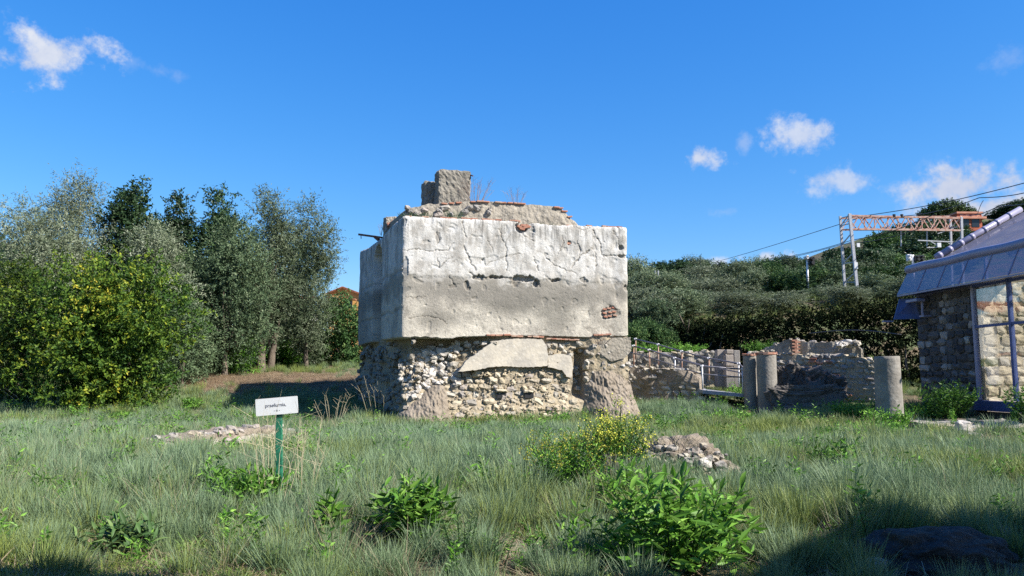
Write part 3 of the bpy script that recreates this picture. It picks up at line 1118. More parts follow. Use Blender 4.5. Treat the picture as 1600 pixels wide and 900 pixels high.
# right of the patch, the open joint and the pier at the right-hand end
for px, py, w, h in [(858, 541, 11, 9), (869, 540, 10, 11), (880, 541, 11, 12), (890, 537, 12, 8), (862, 551, 9, 7), (886, 549, 12, 9), (893, 555, 11, 8), (906, 537, 15, 8), (898, 544, 9, 6)]:
    fstone(px, py, w, h, U(.06, .14), STONE, rnd=.2)
for k in range(15):
    fstone(U(897, 913), 547 + k * 4.6, U(8, 13), U(6, 9), U(.02, .16), STONE if k % 3 else STONE_WHITE, rnd=.3)
for py, w in [(552, 10), (566, 9), (573, 11), (584, 9), (592, 10)]:
    fstone(918, py, w, w * 1.1, .12, STONE, rnd=.2)
placed = []
tries = 0
while len(placed) < 40 and tries < 5000:
    tries += 1
    px, py = U(922, 988), U(534, 612)
    r = U(3.4, 6.5)
    if any(math.hypot(px - a, (py - b) * 1.2) < (r + c) * .8 for a, b, c in placed):
        continue
    placed.append((px, py, r))
    fstone(px, py, r * U(1.5, 2.2), r * U(1.3, 1.7), U(.0, .06), random.choice([STONE, STONE_WHITE, STONE_GREY]), rnd=.25)


# rubble on the shaded side, too many and too small to pick apart singly
def side_rubble():
    mb = MB()
    for k in range(210):
        t, z = U(.1, WL_), U(.0, 2.95)
        src = stone_mesh(STONE_GREY, random.randrange(8))
        p = TW(el(t, z), t, z) + nl * U(-.02, .1)
        sx, sy, sz = U(.18, .42), U(.15, .3), U(.12, .26)
        a = RZL + U(-.4, .4)
        ca, sa = math.cos(a), math.sin(a)
        tl = U(-.4, .4)
        vs = []
        for v in src.vertices:
            x, y, zz = v.co.x * sx, v.co.y * sy, v.co.z * sz
            zz, x = zz * math.cos(tl) + x * math.sin(tl), x * math.cos(tl) - zz * math.sin(tl)
            vs.append((p.x + x * ca - y * sa, p.y + x * sa + y * ca, p.z + zz))
        mb.add(vs, [list(f.vertices) for f in src.polygons])
    o = mb.build('side_rubble', MORTAR_GREY, tower)
    o['kind'] = 'stuff'


side_rubble()


# small stones and chips that fill the joints of the front, far too many to single out
def joint_fill():
    mb = MB()
    for k in range(620):
        px, py = U(634, 892), U(536, 655)
        if 716 < px < 860 and 531 < py < 577 + max(0, 745 - px) * .1 and py > 578 - (px - 716) * .85:
            continue
        if py < 548 + max(0, (668 - px)) * .55 - max(0, px - 690) * .3 or (py > 602 and px < 700):
            continue
        s, z = hf(px, py)
        src = stone_mesh(STONE, random.randrange(8))
        p = TW(s, ef(s, z), z) + nf * U(-.01, .05)
        sx, sy, sz = U(.06, .17), U(.06, .13), U(.05, .11)
        a = RZF + U(-1, 1)
        ca, sa = math.cos(a), math.sin(a)
        mb.add([(p.x + v.co.x * sx * ca - v.co.y * sy * sa, p.y + v.co.x * sx * sa + v.co.y * sy * ca, p.z + v.co.z * sz + v.co.x * sx * .3) for v in src.vertices], [list(f.vertices) for f in src.polygons])
    o = mb.build('joint_stones', MORTAR, tower)
    o['kind'] = 'stuff'


joint_fill()


# plaster left on the base
def patch(poly, off, mat, thick=.3, name='plaster_patch'):
    mb = MB()
    # break the outline up so that the edge is ragged
    pts = []
    for (x0, y0), (x1, y1) in zip(poly, poly[1:] + poly[:1]):
        n = max(1, int(math.hypot(x1 - x0, y1 - y0) / 3))
        for k in range(n):
            pts.append((x0 + (x1 - x0) * k / n + U(-.7, .7), y0 + (y1 - y0) * k / n + U(-.6, .6)))
    q = [TW(*(lambda h: (h[0], off, h[1]))(hf(*p))) for p in pts]
    mb.prism(q, -nf * thick)
    o = mb.build(name, mat, tower)
    return o


PATCH = m_mortar('pale base plaster', (.58, .52, .42), (.42, .385, .33), (.64, .60, .52), .012)
patch([(785, 531), (815, 529), (846, 530), (854, 540), (856, 556), (855, 572), (823, 574), (785, 572), (768, 573), (744, 578), (716, 581), (728, 563), (753, 546), (771, 533)], -.03, PATCH)
patch([(857, 556), (875, 552), (893, 556), (896, 575), (893, 590), (886, 588), (879, 578), (857, 574)], .02, PATCH)
patch([(935, 534), (960, 528), (985, 527), (986, 548), (975, 560), (955, 565), (938, 552)], -.02, MORTAR_GREY, .25)


# washed-out earthy mortar heaped against the foot of the wall
def heap(pxs, name, mat):
    """pxs: rows of (left px, right px, py, how far it stands out)"""
    rows = []
    for i in range(len(pxs) - 1):
        for k in range(12):
            f = k / 12
            a, b = pxs[i], pxs[i + 1]
            rows.append([a[j] + (b[j] - a[j]) * f for j in range(4)])
    rows.append(list(pxs[-1]))
    mb = MB()
    g = []
    n = 70
    for l, r, py, o in rows:
        rr = []
        for i in range(n + 1):
            f = i / n
            px = l + (r - l) * f
            s, z = hf(px, py)
            bulge = math.sin(math.pi * min(max(f, .0), 1)) ** .5
            d = -.35 + (o + .35) * bulge + .14 * noise.noise(Vector((s * 1.5, z * 1.5, 3))) + .08 * noise.noise(Vector((s * 4.5, z * 3.5, 7))) + .06 * noise.noise(Vector((s * 12, z * 8, 7)))
            rr.append(TW(s, 0, z) + nf * d)
        g.append(rr)
    mb.grid(g)
    return mb.build(name, mat, tower, smooth=False)


heap([(926, 976, 580, .02), (918, 986, 590, .12), (914, 990, 604, .28), (912, 995, 624, .5), (910, 1001, 645, .85), (905, 1012, 672, 1.3)], 'mortar_heap', MUD)
heap([(672, 694, 602, -.15), (662, 700, 612, .02), (646, 704, 626, .2), (624, 710, 645, .45), (606, 720, 668, .8)], 'mortar_heap', MUD)


# --- bricks: levelling courses and repairs
def brick_row(pts, n, parent, depth, h, thin=.055, wid=.25, outp=-.03, skip=.3):
    for i in range(n):
        if random.random() < skip:
            continue
        f = (i + .5) / n
        px = np.interp(f, np.linspace(0, 1, len(pts)), [p[0] for p in pts])
        py = np.interp(f, np.linspace(0, 1, len(pts)), [p[1] for p in pts])
        s, z = h(px, py + U(-.4, .4))
        brick(parent, TW(s, depth, z) + nf * (outp + U(-.015, .02)), (wid * U(.8, 1.1), .14, thin * U(.8, 1.2)), RZF + U(-.06, .06), U(-.06, .06))


brick_row([(634, 337), (700, 340), (760, 342), (812, 345)], 22, tower, .08, hf, skip=.35)
brick_row([(872, 351.5), (905, 351.5), (940, 353), (974, 354)], 13, tower, .1, hf, skip=.4)
brick_row([(762, 523.5), (795, 523.5)], 5, tower, 0, hf, outp=-.02, skip=0)
brick_row([(800, 525.5), (848, 526)], 6, tower, 0, hf, outp=-.02, skip=.3)
brick_row([(855, 529), (905, 531)], 7, tower, .05, hf, outp=-.03, skip=.2)
brick_row([(928, 524), (960, 522)], 5, tower, 0, hf, outp=-.02, skip=.1)
for py in (483, 489.2, 495):
    for i in range(3):
        s, z = hf(944 + i * 7.2 + (py - 483) * .15 + U(-1, 1), py - 1.2 * i)
        brick(tower, TW(s, 0, z) - nf * .035, (.16, .12, .06), RZF, .12)
for px, py, tl in [(813, 354, .5), (817, 357, .2), (822, 355, -.3), (826, 353, .4), (818, 352, 0), (889, 380, 0)]:
    s, z = hf(px, py)
    brick(tower, TW(s, .1, z) + nf * .03, (.2, .14, .09), RZF, tl)

# --- the lower masonry left on top of the roof
MT = 1.3
om = TW(0, MT, 0)


def hm(px, py):
    return hit(px, py, om, fd)


mound_top = [(633, 329), (640, 323), (655, 322), (668, 318), (700, 316), (722, 314), (745, 313), (790, 315), (830, 318), (862, 321), (878, 323), (886, 331), (894, 340), (905, 350)]


def roof_masonry():
    q = sorted(hm(*p) for p in mound_top)
    s0, s1 = q[0][0], q[-1][0]
    mb = MB()
    n, m = 110, 14
    zb = float(top_f(4)) - .3
    g = []
    for i in range(n + 1):
        s = s0 + (s1 - s0) * i / n
        zt = float(np.interp(s, [a for a, _ in q], [b for _, b in q])) + .05 * noise.noise(Vector((s * 4, 0, 1)))
        r = []
        for j in range(m + 1):
            f = j / m
            z = zb + (zt - zb) * f
            d = .06 * noise.noise(Vector((s * 2, z * 2, 4))) + .04 * noise.noise(Vector((s * 6, z * 6, 4))) - .05 * f ** 4
            e = .35 * f
            r.append(TW(s, MT + e * .3, z) + nf * d)
        for j in range(1, 6):
            r.append(TW(s, MT + .1 + 3.2 * j / 5, zt + .06 * noise.noise(Vector((s * 3, j, 2))) - (0 if j < 5 else zt - zb)))
        g.append(r)
    mb.grid(g)
    mb.f.append(list(range(0, m + 6)))
    k = len(g) - 1
    mb.f.append(list(range(k * (m + 6), (k + 1) * (m + 6)))[::-1])
    mb.build('roof_masonry', MORTAR_GREY, tower)


roof_masonry()


def roof_brick_row(pts, n, skip):
    for i in range(n):
        if random.random() < skip:
            continue
        f = (i + .5) / n
        px = np.interp(f, np.linspace(0, 1, len(pts)), [p[0] for p in pts])
        py = np.interp(f, np.linspace(0, 1, len(pts)), [p[1] for p in pts])
        s, z = hm(px, py)
        brick(tower, TW(s, MT + .14, z - .03) + nf * U(-.02, .04), (.25 * U(.7, 1.1), .15, .055), RZF + U(-.08, .08), U(-.08, .08))


roof_brick_row([(690, 316.5), (750, 312.5), (800, 315), (826, 317)], 16, .35)
roof_brick_row([(868, 321), (880, 323.5), (896, 341)], 4, 0)
for k in range(14):
    px = U(636, 800)
    s, z = hm(px, U(322, 336))
    stone(tower, STONE_GREY, TW(s, MT + .08, z) + nf * U(.0, .05), (U(.18, .45), .25, U(.12, .26)), (U(-.3, .3), U(-.3, .3), RZF))


def rough_block(name, px0, px1, py0, py1, yd, depth, mat, seed):
    a, b = P(px0, py1, yd), P(px1, py1, yd + (px1 - px0) / F * yd * math.tan(RZF))
    top = P((px0 + px1) / 2, py0, yd).z
    w = (Vector((b.x, b.y, 0)) - Vector((a.x, a.y, 0))).length
    bm = bmesh.new()
    bmesh.ops.create_cube(bm, size=1)
    bmesh.ops.subdivide_edges(bm, edges=bm.edges[:], cuts=13, use_grid_fill=True)
    h = top - a.z
    o0 = wl(tower)
    for v in bm.verts:
        d = v.co * 2
        k = [max(0, abs(t) - .86) for t in d]
        r = 1 - .35 * (k[0] * k[1] + k[1] * k[2] + k[0] * k[2]) * 50 * .14
        q = Vector((v.co.x * w * r, v.co.y * depth * r, v.co.z * h * (r if v.co.z > 0 else 1)))
        nn = v.co.normalized()
        am = .055 * noise.noise(Vector((q.x * 7, q.y * 7, q.z * 7 + seed))) + .03 * noise.noise(Vector((q.x * 18, q.y * 18, q.z * 18 + seed))) + .04 * noise.noise(Vector((q.x * 2, q.y * 2, q.z * 2 + seed)))
        q += nn * am
        p = Vector(((a.x + b.x) / 2, (a.y + b.y) / 2, a.z + h / 2)) + fd * q.x + ld * (q.y + depth / 2)
        v.co = Vector((p.x, p.y, p.z + q.z)) - o0
    me = bpy.data.meshes.new(name)
    bm.to_mesh(me)
    bm.free()
    me.materials.append(mat)
    return link(bpy.data.objects.new(name, me), tower)


rough_block('concrete_pier', 685, 736, 264, 324, 32.2, .62, CONCRETE, 1)
rough_block('concrete_pier', 663.5, 684, 283, 326, 32.9, .55, CONCRETE, 7)
lf = rough_block('masonry_stub', 603, 624, 338, 366, 32.8, .6, MORTAR_GREY, 4)
for px, py in [(609, 349), (615, 347), (610, 353), (614, 356)]:
    brick(tower, P(px, py, 32.72), (.24, .16, .08), RZF, U(-.3, .3))
mb = MB()
a, b = P(562, 366.5, 35.5), P(598, 371.5, 34.2)
mb.bar(a, b, .16, .09)
mb.bar(P(564, 368, 35.45), P(564.3, 373, 35.45), .03, .03)
mb.bar(P(586, 370, 34.6), P(592, 375, 34.4), .10, .12)
mb.build('iron_beam', RUST, tower)
mb = MB()
mb.bar(P(733, 273, 32.6), P(739, 275, 32.5), .06, .05)
mb.bar(P(735, 274, 32.55), P(735.5, 279, 32.55), .03, .03)
mb.build('iron_bracket', RUST, tower)


# ================================================================== RUINED WALLS
def rubble_wall(name, label, cat, a, b, profile, zbot, thick, core, mats, sw=.3, sh=.2, nmax=120, group=None, prot=.05, top=True, bricks=0, seed=1, lump_=.10, joint=1.04, dens=.93):
    """a wall of rubble along a-b (plan); profile = [(share of the length, top height)]"""
    random.seed(seed * 101 + 7)
    a, b = Vector((a[0], a[1], 0)), Vector((b[0], b[1], 0))
    d = (b - a).normalized()
    L = (b - a).length
    n = Vector((d.y, -d.x, 0))
    if n.dot(-(a + b) / 2) < 0:
        n = -n
    rz = math.atan2(d.y, d.x)
    xs, zs = [p[0] * L for p in profile], [p[1] for p in profile]
    ztop = lambda s: float(np.interp(s, xs, zs))
    root = thing(name, label, cat, (*((a + b) / 2).to_tuple()[:2], zbot), group)

    def at(s, out, z):
        q = a + d * s + n * out
        return Vector((q.x, q.y, z))
    ns = max(10, int(L / .12))
    g = []
    for i in range(ns + 1):
        s = L * i / ns
        zt = ztop(s) + .06 * noise.noise(Vector((s * 3, seed, 0)))
        r = []
        for j in range(9):
            z = zbot + (zt - zbot) * j / 8
            r.append(at(s, lump_ * noise.noise(Vector((s * 1.6, z * 1.6, seed))) + .05 * noise.noise(Vector((s * 5, z * 5, seed))) - .05 * (j / 8) ** 3, z))
        for j in range(1, 5):
            r.append(at(s, -thick * j / 4, zt + .06 * noise.noise(Vector((s * 3, j, seed)))))
        r.append(at(s, -thick, zbot))
        g.append(r)
    mb = MB()
    mb.grid(g)
    k = len(g[0])
    mb.f.append(list(range(k)))
    mb.f.append(list(range(ns * k, (ns + 1) * k))[::-1])
    mb.build('core', core, root)
    cnt = 0
    z = zbot + .02
    zmax = max(zs)
    while z < zmax:
        h = sh * U(.8, 1.2)
        s = U(-.1, .1)
        while s < L:
            w = sw * U(.6, 1.5)
            c = min(max(s + w / 2, .02), L - .02)
            if z + h * .6 < ztop(c) and cnt < nmax and random.random() < dens:
                m = random.choice(mats)
                dp = min(w, .3)
                stone(root, m, at(c, prot - dp * .5 - .015 + U(-.02, .025), z + h / 2 + U(-.02, .02)), (w * joint, dp, h * joint), (U(-.1, .1), U(-.1, .1), rz + U(-.12, .12)))
                cnt += 1
            s += w
        z += h
    if top:
        s = 0
        while s < L:
            w = sw * U(.6, 1.4)
            if cnt < nmax + 30:
                stone(root, random.choice(mats), at(min(s + w / 2, L), -U(.05, thick * .7), ztop(s) + U(.0, .05)), (w, U(.2, .4), U(.1, .2)), (U(-.2, .2), U(-.2, .2), rz + U(-.5, .5)))
                cnt += 1
            s += w * U(1, 2)
    for k in range(bricks):
        s = U(.25, .75) * L
        zz = zbot + (ztop(s) - zbot) * U(.3, .95)
        brick(root, at(s, prot + .02, zz), (U(.2, .3), .14, .06), rz + U(-.05, .05))
    random.seed(seed * 77)
    return root, at, ztop


def zpx(px, py, y):
    return P(px, py, y).z


# wall under the handrail, right of the tower
A, B = P(984, 590, 35.5), P(1092, 590, 34.2)
rubble_wall('ruined_wall', 'broken rubble wall below the handrail ramp, right beside the tower', 'ruined wall', A, B,
            [(0, zpx(990, 573, 35)), (.3, zpx(1015, 576, 35)), (.55, zpx(1040, 577, 35)), (.8, zpx(1070, 579, 35)), (.9, zpx(1080, 583, 35)), (1, zpx(1092, 590, 35))], .1, .9,
            MUD, [STONE, STONE, STONE_GREY], .34, .23, 110, 'ruined walls of the excavation', seed=2, bricks=0, dens=.62, lump_=.22)
# terrace wall behind the ramp
A, B = P(970, 560, 41), P(1128, 560, 39.5)
rubble_wall('ruined_wall', 'long low terrace wall behind the handrails, weeds along its top', 'ruined wall', A, B,
            [(0, zpx(990, 548, 40)), (.2, zpx(1010, 551, 40)), (.5, zpx(1060, 552, 40)), (.75, zpx(1095, 550, 40)), (1, zpx(1125, 552, 40))], 1.0, .8,
            MORTAR_GREY, [STONE, STONE_GREY, STONE_OCHRE], .4, .26, 90, 'ruined walls of the excavation', seed=3, dens=.35, lump_=.25)
# sloping rubble bank with a brick corner
A, B = P(1168, 560, 39), P(1246, 560, 38)
rw, at, zt = rubble_wall('ruined_wall', 'rising rubble wall with a red brick corner, behind the twin columns', 'ruined wall', A, B,
                         [(0, zpx(1168, 552, 38.5)), (.25, zpx(1190, 548, 38.5)), (.5, zpx(1208, 540, 38.5)), (.75, zpx(1228, 533, 38.5)), (1, zpx(1246, 530, 38.5))], .6, .9,
                         MORTAR_GREY, [STONE, STONE_GREY, STONE], .26, .17, 120, 'ruined walls of the excavation', seed=4)
for k in range(9):
    p = P(1241 + (k % 2) * 4, 532 + k * 2.6, 37.9)
    brick(rw, p, (.26, .18, .07), U(-.1, .1))
# dark wall in the building's shade
A, B = P(1246, 560, 38.5), P(1346, 560, 37)
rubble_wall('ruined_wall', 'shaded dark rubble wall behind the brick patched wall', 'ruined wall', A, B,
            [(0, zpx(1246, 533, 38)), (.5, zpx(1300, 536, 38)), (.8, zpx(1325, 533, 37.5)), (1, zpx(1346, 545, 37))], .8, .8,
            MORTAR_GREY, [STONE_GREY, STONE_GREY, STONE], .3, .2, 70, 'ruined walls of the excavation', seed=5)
# sunlit wall with bricks between the twin columns and the single column
A, B = P(1216, 590, 35.2), P(1366, 590, 33.2)
rubble_wall('ruined_wall', 'sunlit wall patched with red bricks between the twin columns and the single column', 'ruined wall', A, B,
            [(0, zpx(1216, 572, 35)), (.06, zpx(1226, 562, 35)), (.2, zpx(1248, 554, 34.8)), (.35, zpx(1268, 556, 34.5)), (.75, zpx(1330, 556, 34)), (.9, zpx(1350, 560, 33.5)), (1, zpx(1366, 566, 33.2))], .0, .9,
            MORTAR, [STONE, STONE_OCHRE, STONE_GREY], .34, .22, 130, 'ruined walls of the excavation', seed=6, bricks=26)
# fallen lumps in front of it
for i, (x0, x1, yt, yb, yd, sd) in enumerate([(1212, 1252, 570, 606, 33.6, 3), (1248, 1290, 578, 607, 33.2, 5), (1292, 1318, 587, 608, 32.8, 8)]):
    a, b, t = P(x0, yb, yd), P(x1, yb, yd), P(x0, yt, yd)
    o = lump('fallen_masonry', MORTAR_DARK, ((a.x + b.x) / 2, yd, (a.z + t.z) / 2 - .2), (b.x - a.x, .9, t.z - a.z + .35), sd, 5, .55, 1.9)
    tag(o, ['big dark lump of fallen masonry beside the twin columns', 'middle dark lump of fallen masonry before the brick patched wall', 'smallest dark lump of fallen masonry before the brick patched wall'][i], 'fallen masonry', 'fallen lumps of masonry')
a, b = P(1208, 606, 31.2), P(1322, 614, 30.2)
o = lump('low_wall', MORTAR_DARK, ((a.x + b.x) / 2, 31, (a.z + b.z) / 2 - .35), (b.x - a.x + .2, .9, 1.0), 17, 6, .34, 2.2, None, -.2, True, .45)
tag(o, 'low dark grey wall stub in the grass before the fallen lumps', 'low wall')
# heap of pale stones on the dark wall
hp = thing('stone_heap', 'heap of pale loose stones on top of the shaded dark wall', 'stone heap', P(1328, 541, 36.6))
for k in range(26):
    px = U(1308, 1344)
    py = 541 - U(0, 1) * (10 - abs(px - 1328) * .45)
    w = U(.2, .5)
    stone(hp, random.choice([STONE, STONE_WHITE]), P(px, py, 36.7 + U(-.3, .3)), (w, w * .8, w * .5), (U(-.4, .4), U(-.4, .4), U(0, 3)))

# ------------------------------------------------------------------ columns
COL_ST = m_mortar('column render', (.27, .25, .22), (.20, .185, .16), (.34, .325, .29), .02)


def column(px, w, ytop, yd, zb, label, cap, seed, flare=1.0):
    r = w / 2 / F * yd
    t = P(px, ytop, yd)
    root = thing('column', label, 'column', (t.x, yd, zb), 'column stumps')
    g = []
    n, m = 36, 26
    for j in range(m + 1):
        f = j / m
        z = zb + (t.z - zb) * f
        rr = r * (flare + (1 - flare) * f)
        g.append([(t.x + math.cos(k / n * 6.2832) * rr * (1 + .02 * noise.noise(Vector((math.cos(k / n * 6.2832) * 2, math.sin(k / n * 6.2832) * 2, z * 2 + seed)))),
                   yd + math.sin(k / n * 6.2832) * rr * (1 + .02 * noise.noise(Vector((math.cos(k / n * 6.2832) * 2, math.sin(k / n * 6.2832) * 2, z * 2 + seed)))),
                   z + (.02 * noise.noise(Vector((k * .4, seed, 0))) if j == m else 0)) for k in range(n)])
    mb = MB()
    mb.grid(g, True)
    mb.f.append(list(range(m * n, (m + 1) * n)))
    mb.build('shaft', COL_ST, root, smooth=True)
    if cap:
        n = 13
        for k in range(n):
            a = k / n * 6.2832
            brick(root, (t.x + math.cos(a) * r * .86, yd + math.sin(a) * r * .86, t.z + .03 + U(-.01, .03)), (.2, r * .45, .08 + U(-.02, .03)), a + 1.5708)
    return root


column(1171.5, 21, 556, 33.4, .2, 'thinner column stump with a brick rim, nearer the handrail', True, 3)
column(1197, 30, 554, 32.6, .1, 'thicker column stump with a brick rim, beside its thinner twin', True, 9)
column(1385.5, 37, 557, 25.6, -.3, 'tall pale plain column stump beside the stone building', False, 15, 1.12)
# squared pillar behind the railing end
pr = thing('stone_pillar', 'squared pillar of stacked blocks behind the handrail end', 'pillar', P(1136, 606, 36.5))
for (x0, x1, y0, y1, yd) in [(1121, 1134, 546, 566, 36.6), (1121, 1134, 567, 604, 36.6), (1135, 1146, 546, 553, 36.2), (1134, 1146, 554, 572, 36.2), (1134, 1146, 573, 590, 36.2), (1135, 1147, 590, 606, 36.2), (1147, 1156, 547, 568, 36.9), (1147, 1156, 569, 590, 36.9), (1147, 1156, 590, 606, 36.9)]:
    a, b = P(x0, y1, yd), P(x1, y0, yd)
    mb = MB()
    mb.box(((a.x + b.x) / 2, yd + .25, (a.z + b.z) / 2), (b.x - a.x - .01, .5, b.z - a.z - .012), U(-.05, .05))
    mb.build('block', STONE_GREY, pr, bevel=.02)

# ------------------------------------------------------------------ ramp with handrails


def handrail(label, pts, posts, drop, low):
    root = thing('handrail', label, 'handrail', pts[-1] - Vector((0, 0, drop)), 'handrails of the visitor ramp')
    mb = MB()
    mb.tube(pts, .036, 6)
    mb.build('top_rail', DARK_STEEL, root, smooth=True)
    mb = MB()
    mb.tube([p - Vector((0, 0, low)) for p in pts], .03, 6)
    mb.build('lower_rail', DARK_STEEL, root, smooth=True)
    seg = np.array([tuple(p) for p in pts])
    for k, (px, mt) in enumerate(posts):
        best = None
        for i in range(len(pts) - 1):
            for f in np.linspace(0, 1, 60):
                q = pts[i].lerp(pts[i + 1], f)
                sx = 800 + F * q.x / (q.y * math.cos(PITCH) + (q.z - H0) * math.sin(PITCH))
                if best is None or abs(sx - px) < best[0]:
                    best = (abs(sx - px), q)
        q = best[1]
        mb = MB()
        mb.tube([q - Vector((0, 0, drop)), q], .034, 8)
        po = mb.build('post', mt, root, smooth=True)
        mb = MB()
        mb.tube([q - Vector((0, 0, .05)), q + Vector((0, 0, .06))], .048, 8)
        mb.tube([q - Vector((.07, 0, -.0)), q + Vector((.07, 0, 0))], .042, 8)
        mb.build('post_fitting', WHITE_METAL, po)


ra = [P(990, 529, 40.5), P(1027, 538, 39), P(1065, 549, 37.8), P(1104, 559, 36.6), P(1154, 568, 35.2), P(1162, 575, 34.6)]
rb = [P(980, 538, 38), P(1015, 547, 36.8), P(1055, 560, 35.4), P(1097, 572, 34), P(1162, 577, 33.6)]
handrail('farther grey handrail sloping down towards the twin columns', ra, [(993, POST_RUST), (1028, POST_RUST), (1065, POST_RUST), (1107, POST_RUST), (1154, WHITE_METAL)], 1.0, .38)
handrail('nearer grey handrail with a level end beside the twin columns', rb, [(990, POST_RUST), (1014.5, POST_RUST), (1054, WHITE_METAL), (1097.5, WHITE_METAL), (1160, WHITE_METAL)], .98, .34)
mb = MB()
dk = Vector((0, 0, -1.02))
for i in range(4):
    a0, a1, b0, b1 = rb[i] + dk, rb[i + 1] + dk, ra[min(i, 4)] + dk, ra[min(i + 1, 4)] + dk
    b0, b1 = Vector((b0.x, b0.y, a0.z)), Vector((b1.x, b1.y, a1.z))
    lo = Vector((0, 0, -.14))
    mb.hexa([a0 + lo, a1 + lo, b1 + lo, b0 + lo, a0, a1, b1, b0])
o = mb.build('walkway_ramp', SLAB_GREY)
tag(o, 'grey walkway ramp between the two handrails', 'walkway')

# ------------------------------------------------------------------ wall remains in the field
A, B = G(238, 716), G(476, 688)
lw, at, zt = rubble_wall('ruined_wall', 'low wall remains with a pale plaster band in the grass behind the sign', 'ruined wall', (A.x, A.y), (B.x, B.y),
                         [(0, zpx(240, 700, A.y)), (.18, zpx(280, 684, (A.y * .82 + B.y * .18))), (.4, zpx(335, 676, A.y * .6 + B.y * .4)), (.55, zpx(370, 670, A.y * .45 + B.y * .55)), (.8, zpx(430, 668, A.y * .2 + B.y * .8)), (1, zpx(474, 678, B.y))], -.35, 1.1,
                         MUD, [STONE, STONE_GREY, STONE_GREY, STONE_GREY], .24, .15, 80, 'wall remains in the field', seed=8, prot=.0, lump_=.2)
mb = MB()
random.seed(5)
L = math.hypot(B.x - A.x, B.y - A.y)
pts = []
for k in range(13):
    s = L * (.48 + .36 * k / 12)
    pts.append(at(s, .09 + U(-.02, .02), zt(s) - .16 + U(-.02, .03)))
lo = [p - Vector((0, 0, .16 + U(0, .05))) for p in pts]
mb.prism(pts + lo[::-1], (0, .25, 0))
mb.build('plaster_band', PALE_SLAB, lw)
for k in range(16):
    s = L * (.1 + .3 * U(0, 1))
    w = U(.15, .36)
    stone(lw, random.choice([STONE, STONE_GREY, STONE_GREY, STONE_WHITE]), at(s, U(.05, .5), zt(s) - U(.05, .45)), (w, w * .8, w * .6), (U(-.4, .4), U(-.4, .4), U(0, 3)))

# stone-strewn mound right of the tower front
mc = G(1064, 758)
md = thing('rubble_mound', 'rounded mound of rubble with a bright white stone, beside the yellow flowering bush', 'rubble mound', mc)
o = lump('core', MUD, (mc.x + .1, mc.y + .45, mc.z + .10), (1.62, 1.4, 1.1), 12, 5, .34, 1.9, md, flat=True, squash=.95)
random.seed(44)


def on_mound(px, py, w, h, mat, out=.0):
    c = Vector((mc.x + .1, mc.y + .45, mc.z + .10))
    r = ray(px, py).normalized()
    o0 = Vector((0, 0, H0)) - c
    e = Vector((1 / .88, 1 / .76, 1 / .60))
    q, dd = Vector([o0[i] * e[i] for i in range(3)]), Vector([r[i] * e[i] for i in range(3)])
    A_, B_, C_ = dd.dot(dd), 2 * q.dot(dd), q.dot(q) - 1
    ds = B_ * B_ - 4 * A_ * C_
    if ds < 0:
        return
    t = -.05 + (-B_ - math.sqrt(ds)) / 2 / A_
    p = Vector((0, 0, H0)) + r * t
    k = p.y / F
    stone(md, mat, p, (w * k, w * k * .8, h * k), (U(-.3, .3), U(-.2, .2), U(-.4, .4)))


for px, py, w, h, m in [(1100, 723, 27, 16, STONE_WHITE), (1075, 720, 20, 14, STONE_GREY), (1018, 716, 18, 11, STONE), (1010, 728, 24, 12, STONE_GREY), (1050, 700, 20, 10, STONE_GREY), (1085, 706, 22, 13, STONE_GREY),
                        (1115, 716, 18, 12, STONE), (1125, 728, 20, 15, STONE_GREY), (1060, 735, 16, 9, STONE_GREY), (1040, 722, 14, 9, STONE), (1132, 740, 18, 12, STONE), (1120, 748, 14, 10, STONE_GREY), (1000, 738, 18, 10, STONE_GREY), (1085, 738, 18, 8, STONE), (1145, 752, 14, 9, STONE)]:
    on_mound(px, py, w, h, m)
for k in range(120):
    w = U(6, 14)
    on_mound(U(990, 1145), U(695, 775), w, w * .7, random.choice([STONE, STONE_GREY, STONE_GREY]))
p = G(955, 770)
o = lump('boulder', STONE_DARK, (p.x - .02, p.y + .1, p.z + .2), (.24, .3, .62), 21, 4, .45)
tag(o, 'dark upright boulder half hidden under the yellow flowering bush', 'boulder')
p = G(1485, 893)
o = lump('boulder', STONE_DARK, (p.x + .05, p.y + .25, p.z + .0), (1.2, .95, .62), 31, 6, .26, 1.3, None, .1, True, .85)
tag(o, 'broad low boulder lying in the shade at the bottom corner', 'boulder')
for i, (px, py, w) in enumerate([(1555, 850, .34), (1372, 892, .2), (1536, 826, .22)]):
    p = G(px, py)
    o = lump('rock', STONE_GREY, (p.x, p.y, p.z + w * .2), (w, w * .8, w * .6), 40 + i, 3)
    tag(o, ['small grey rock just behind the broad shaded boulder', 'small pale rock at the near end of the broad shaded boulder', 'fist sized rock in dry straw beyond the shaded boulder'][i], 'rock', 'small rocks by the shaded boulder')

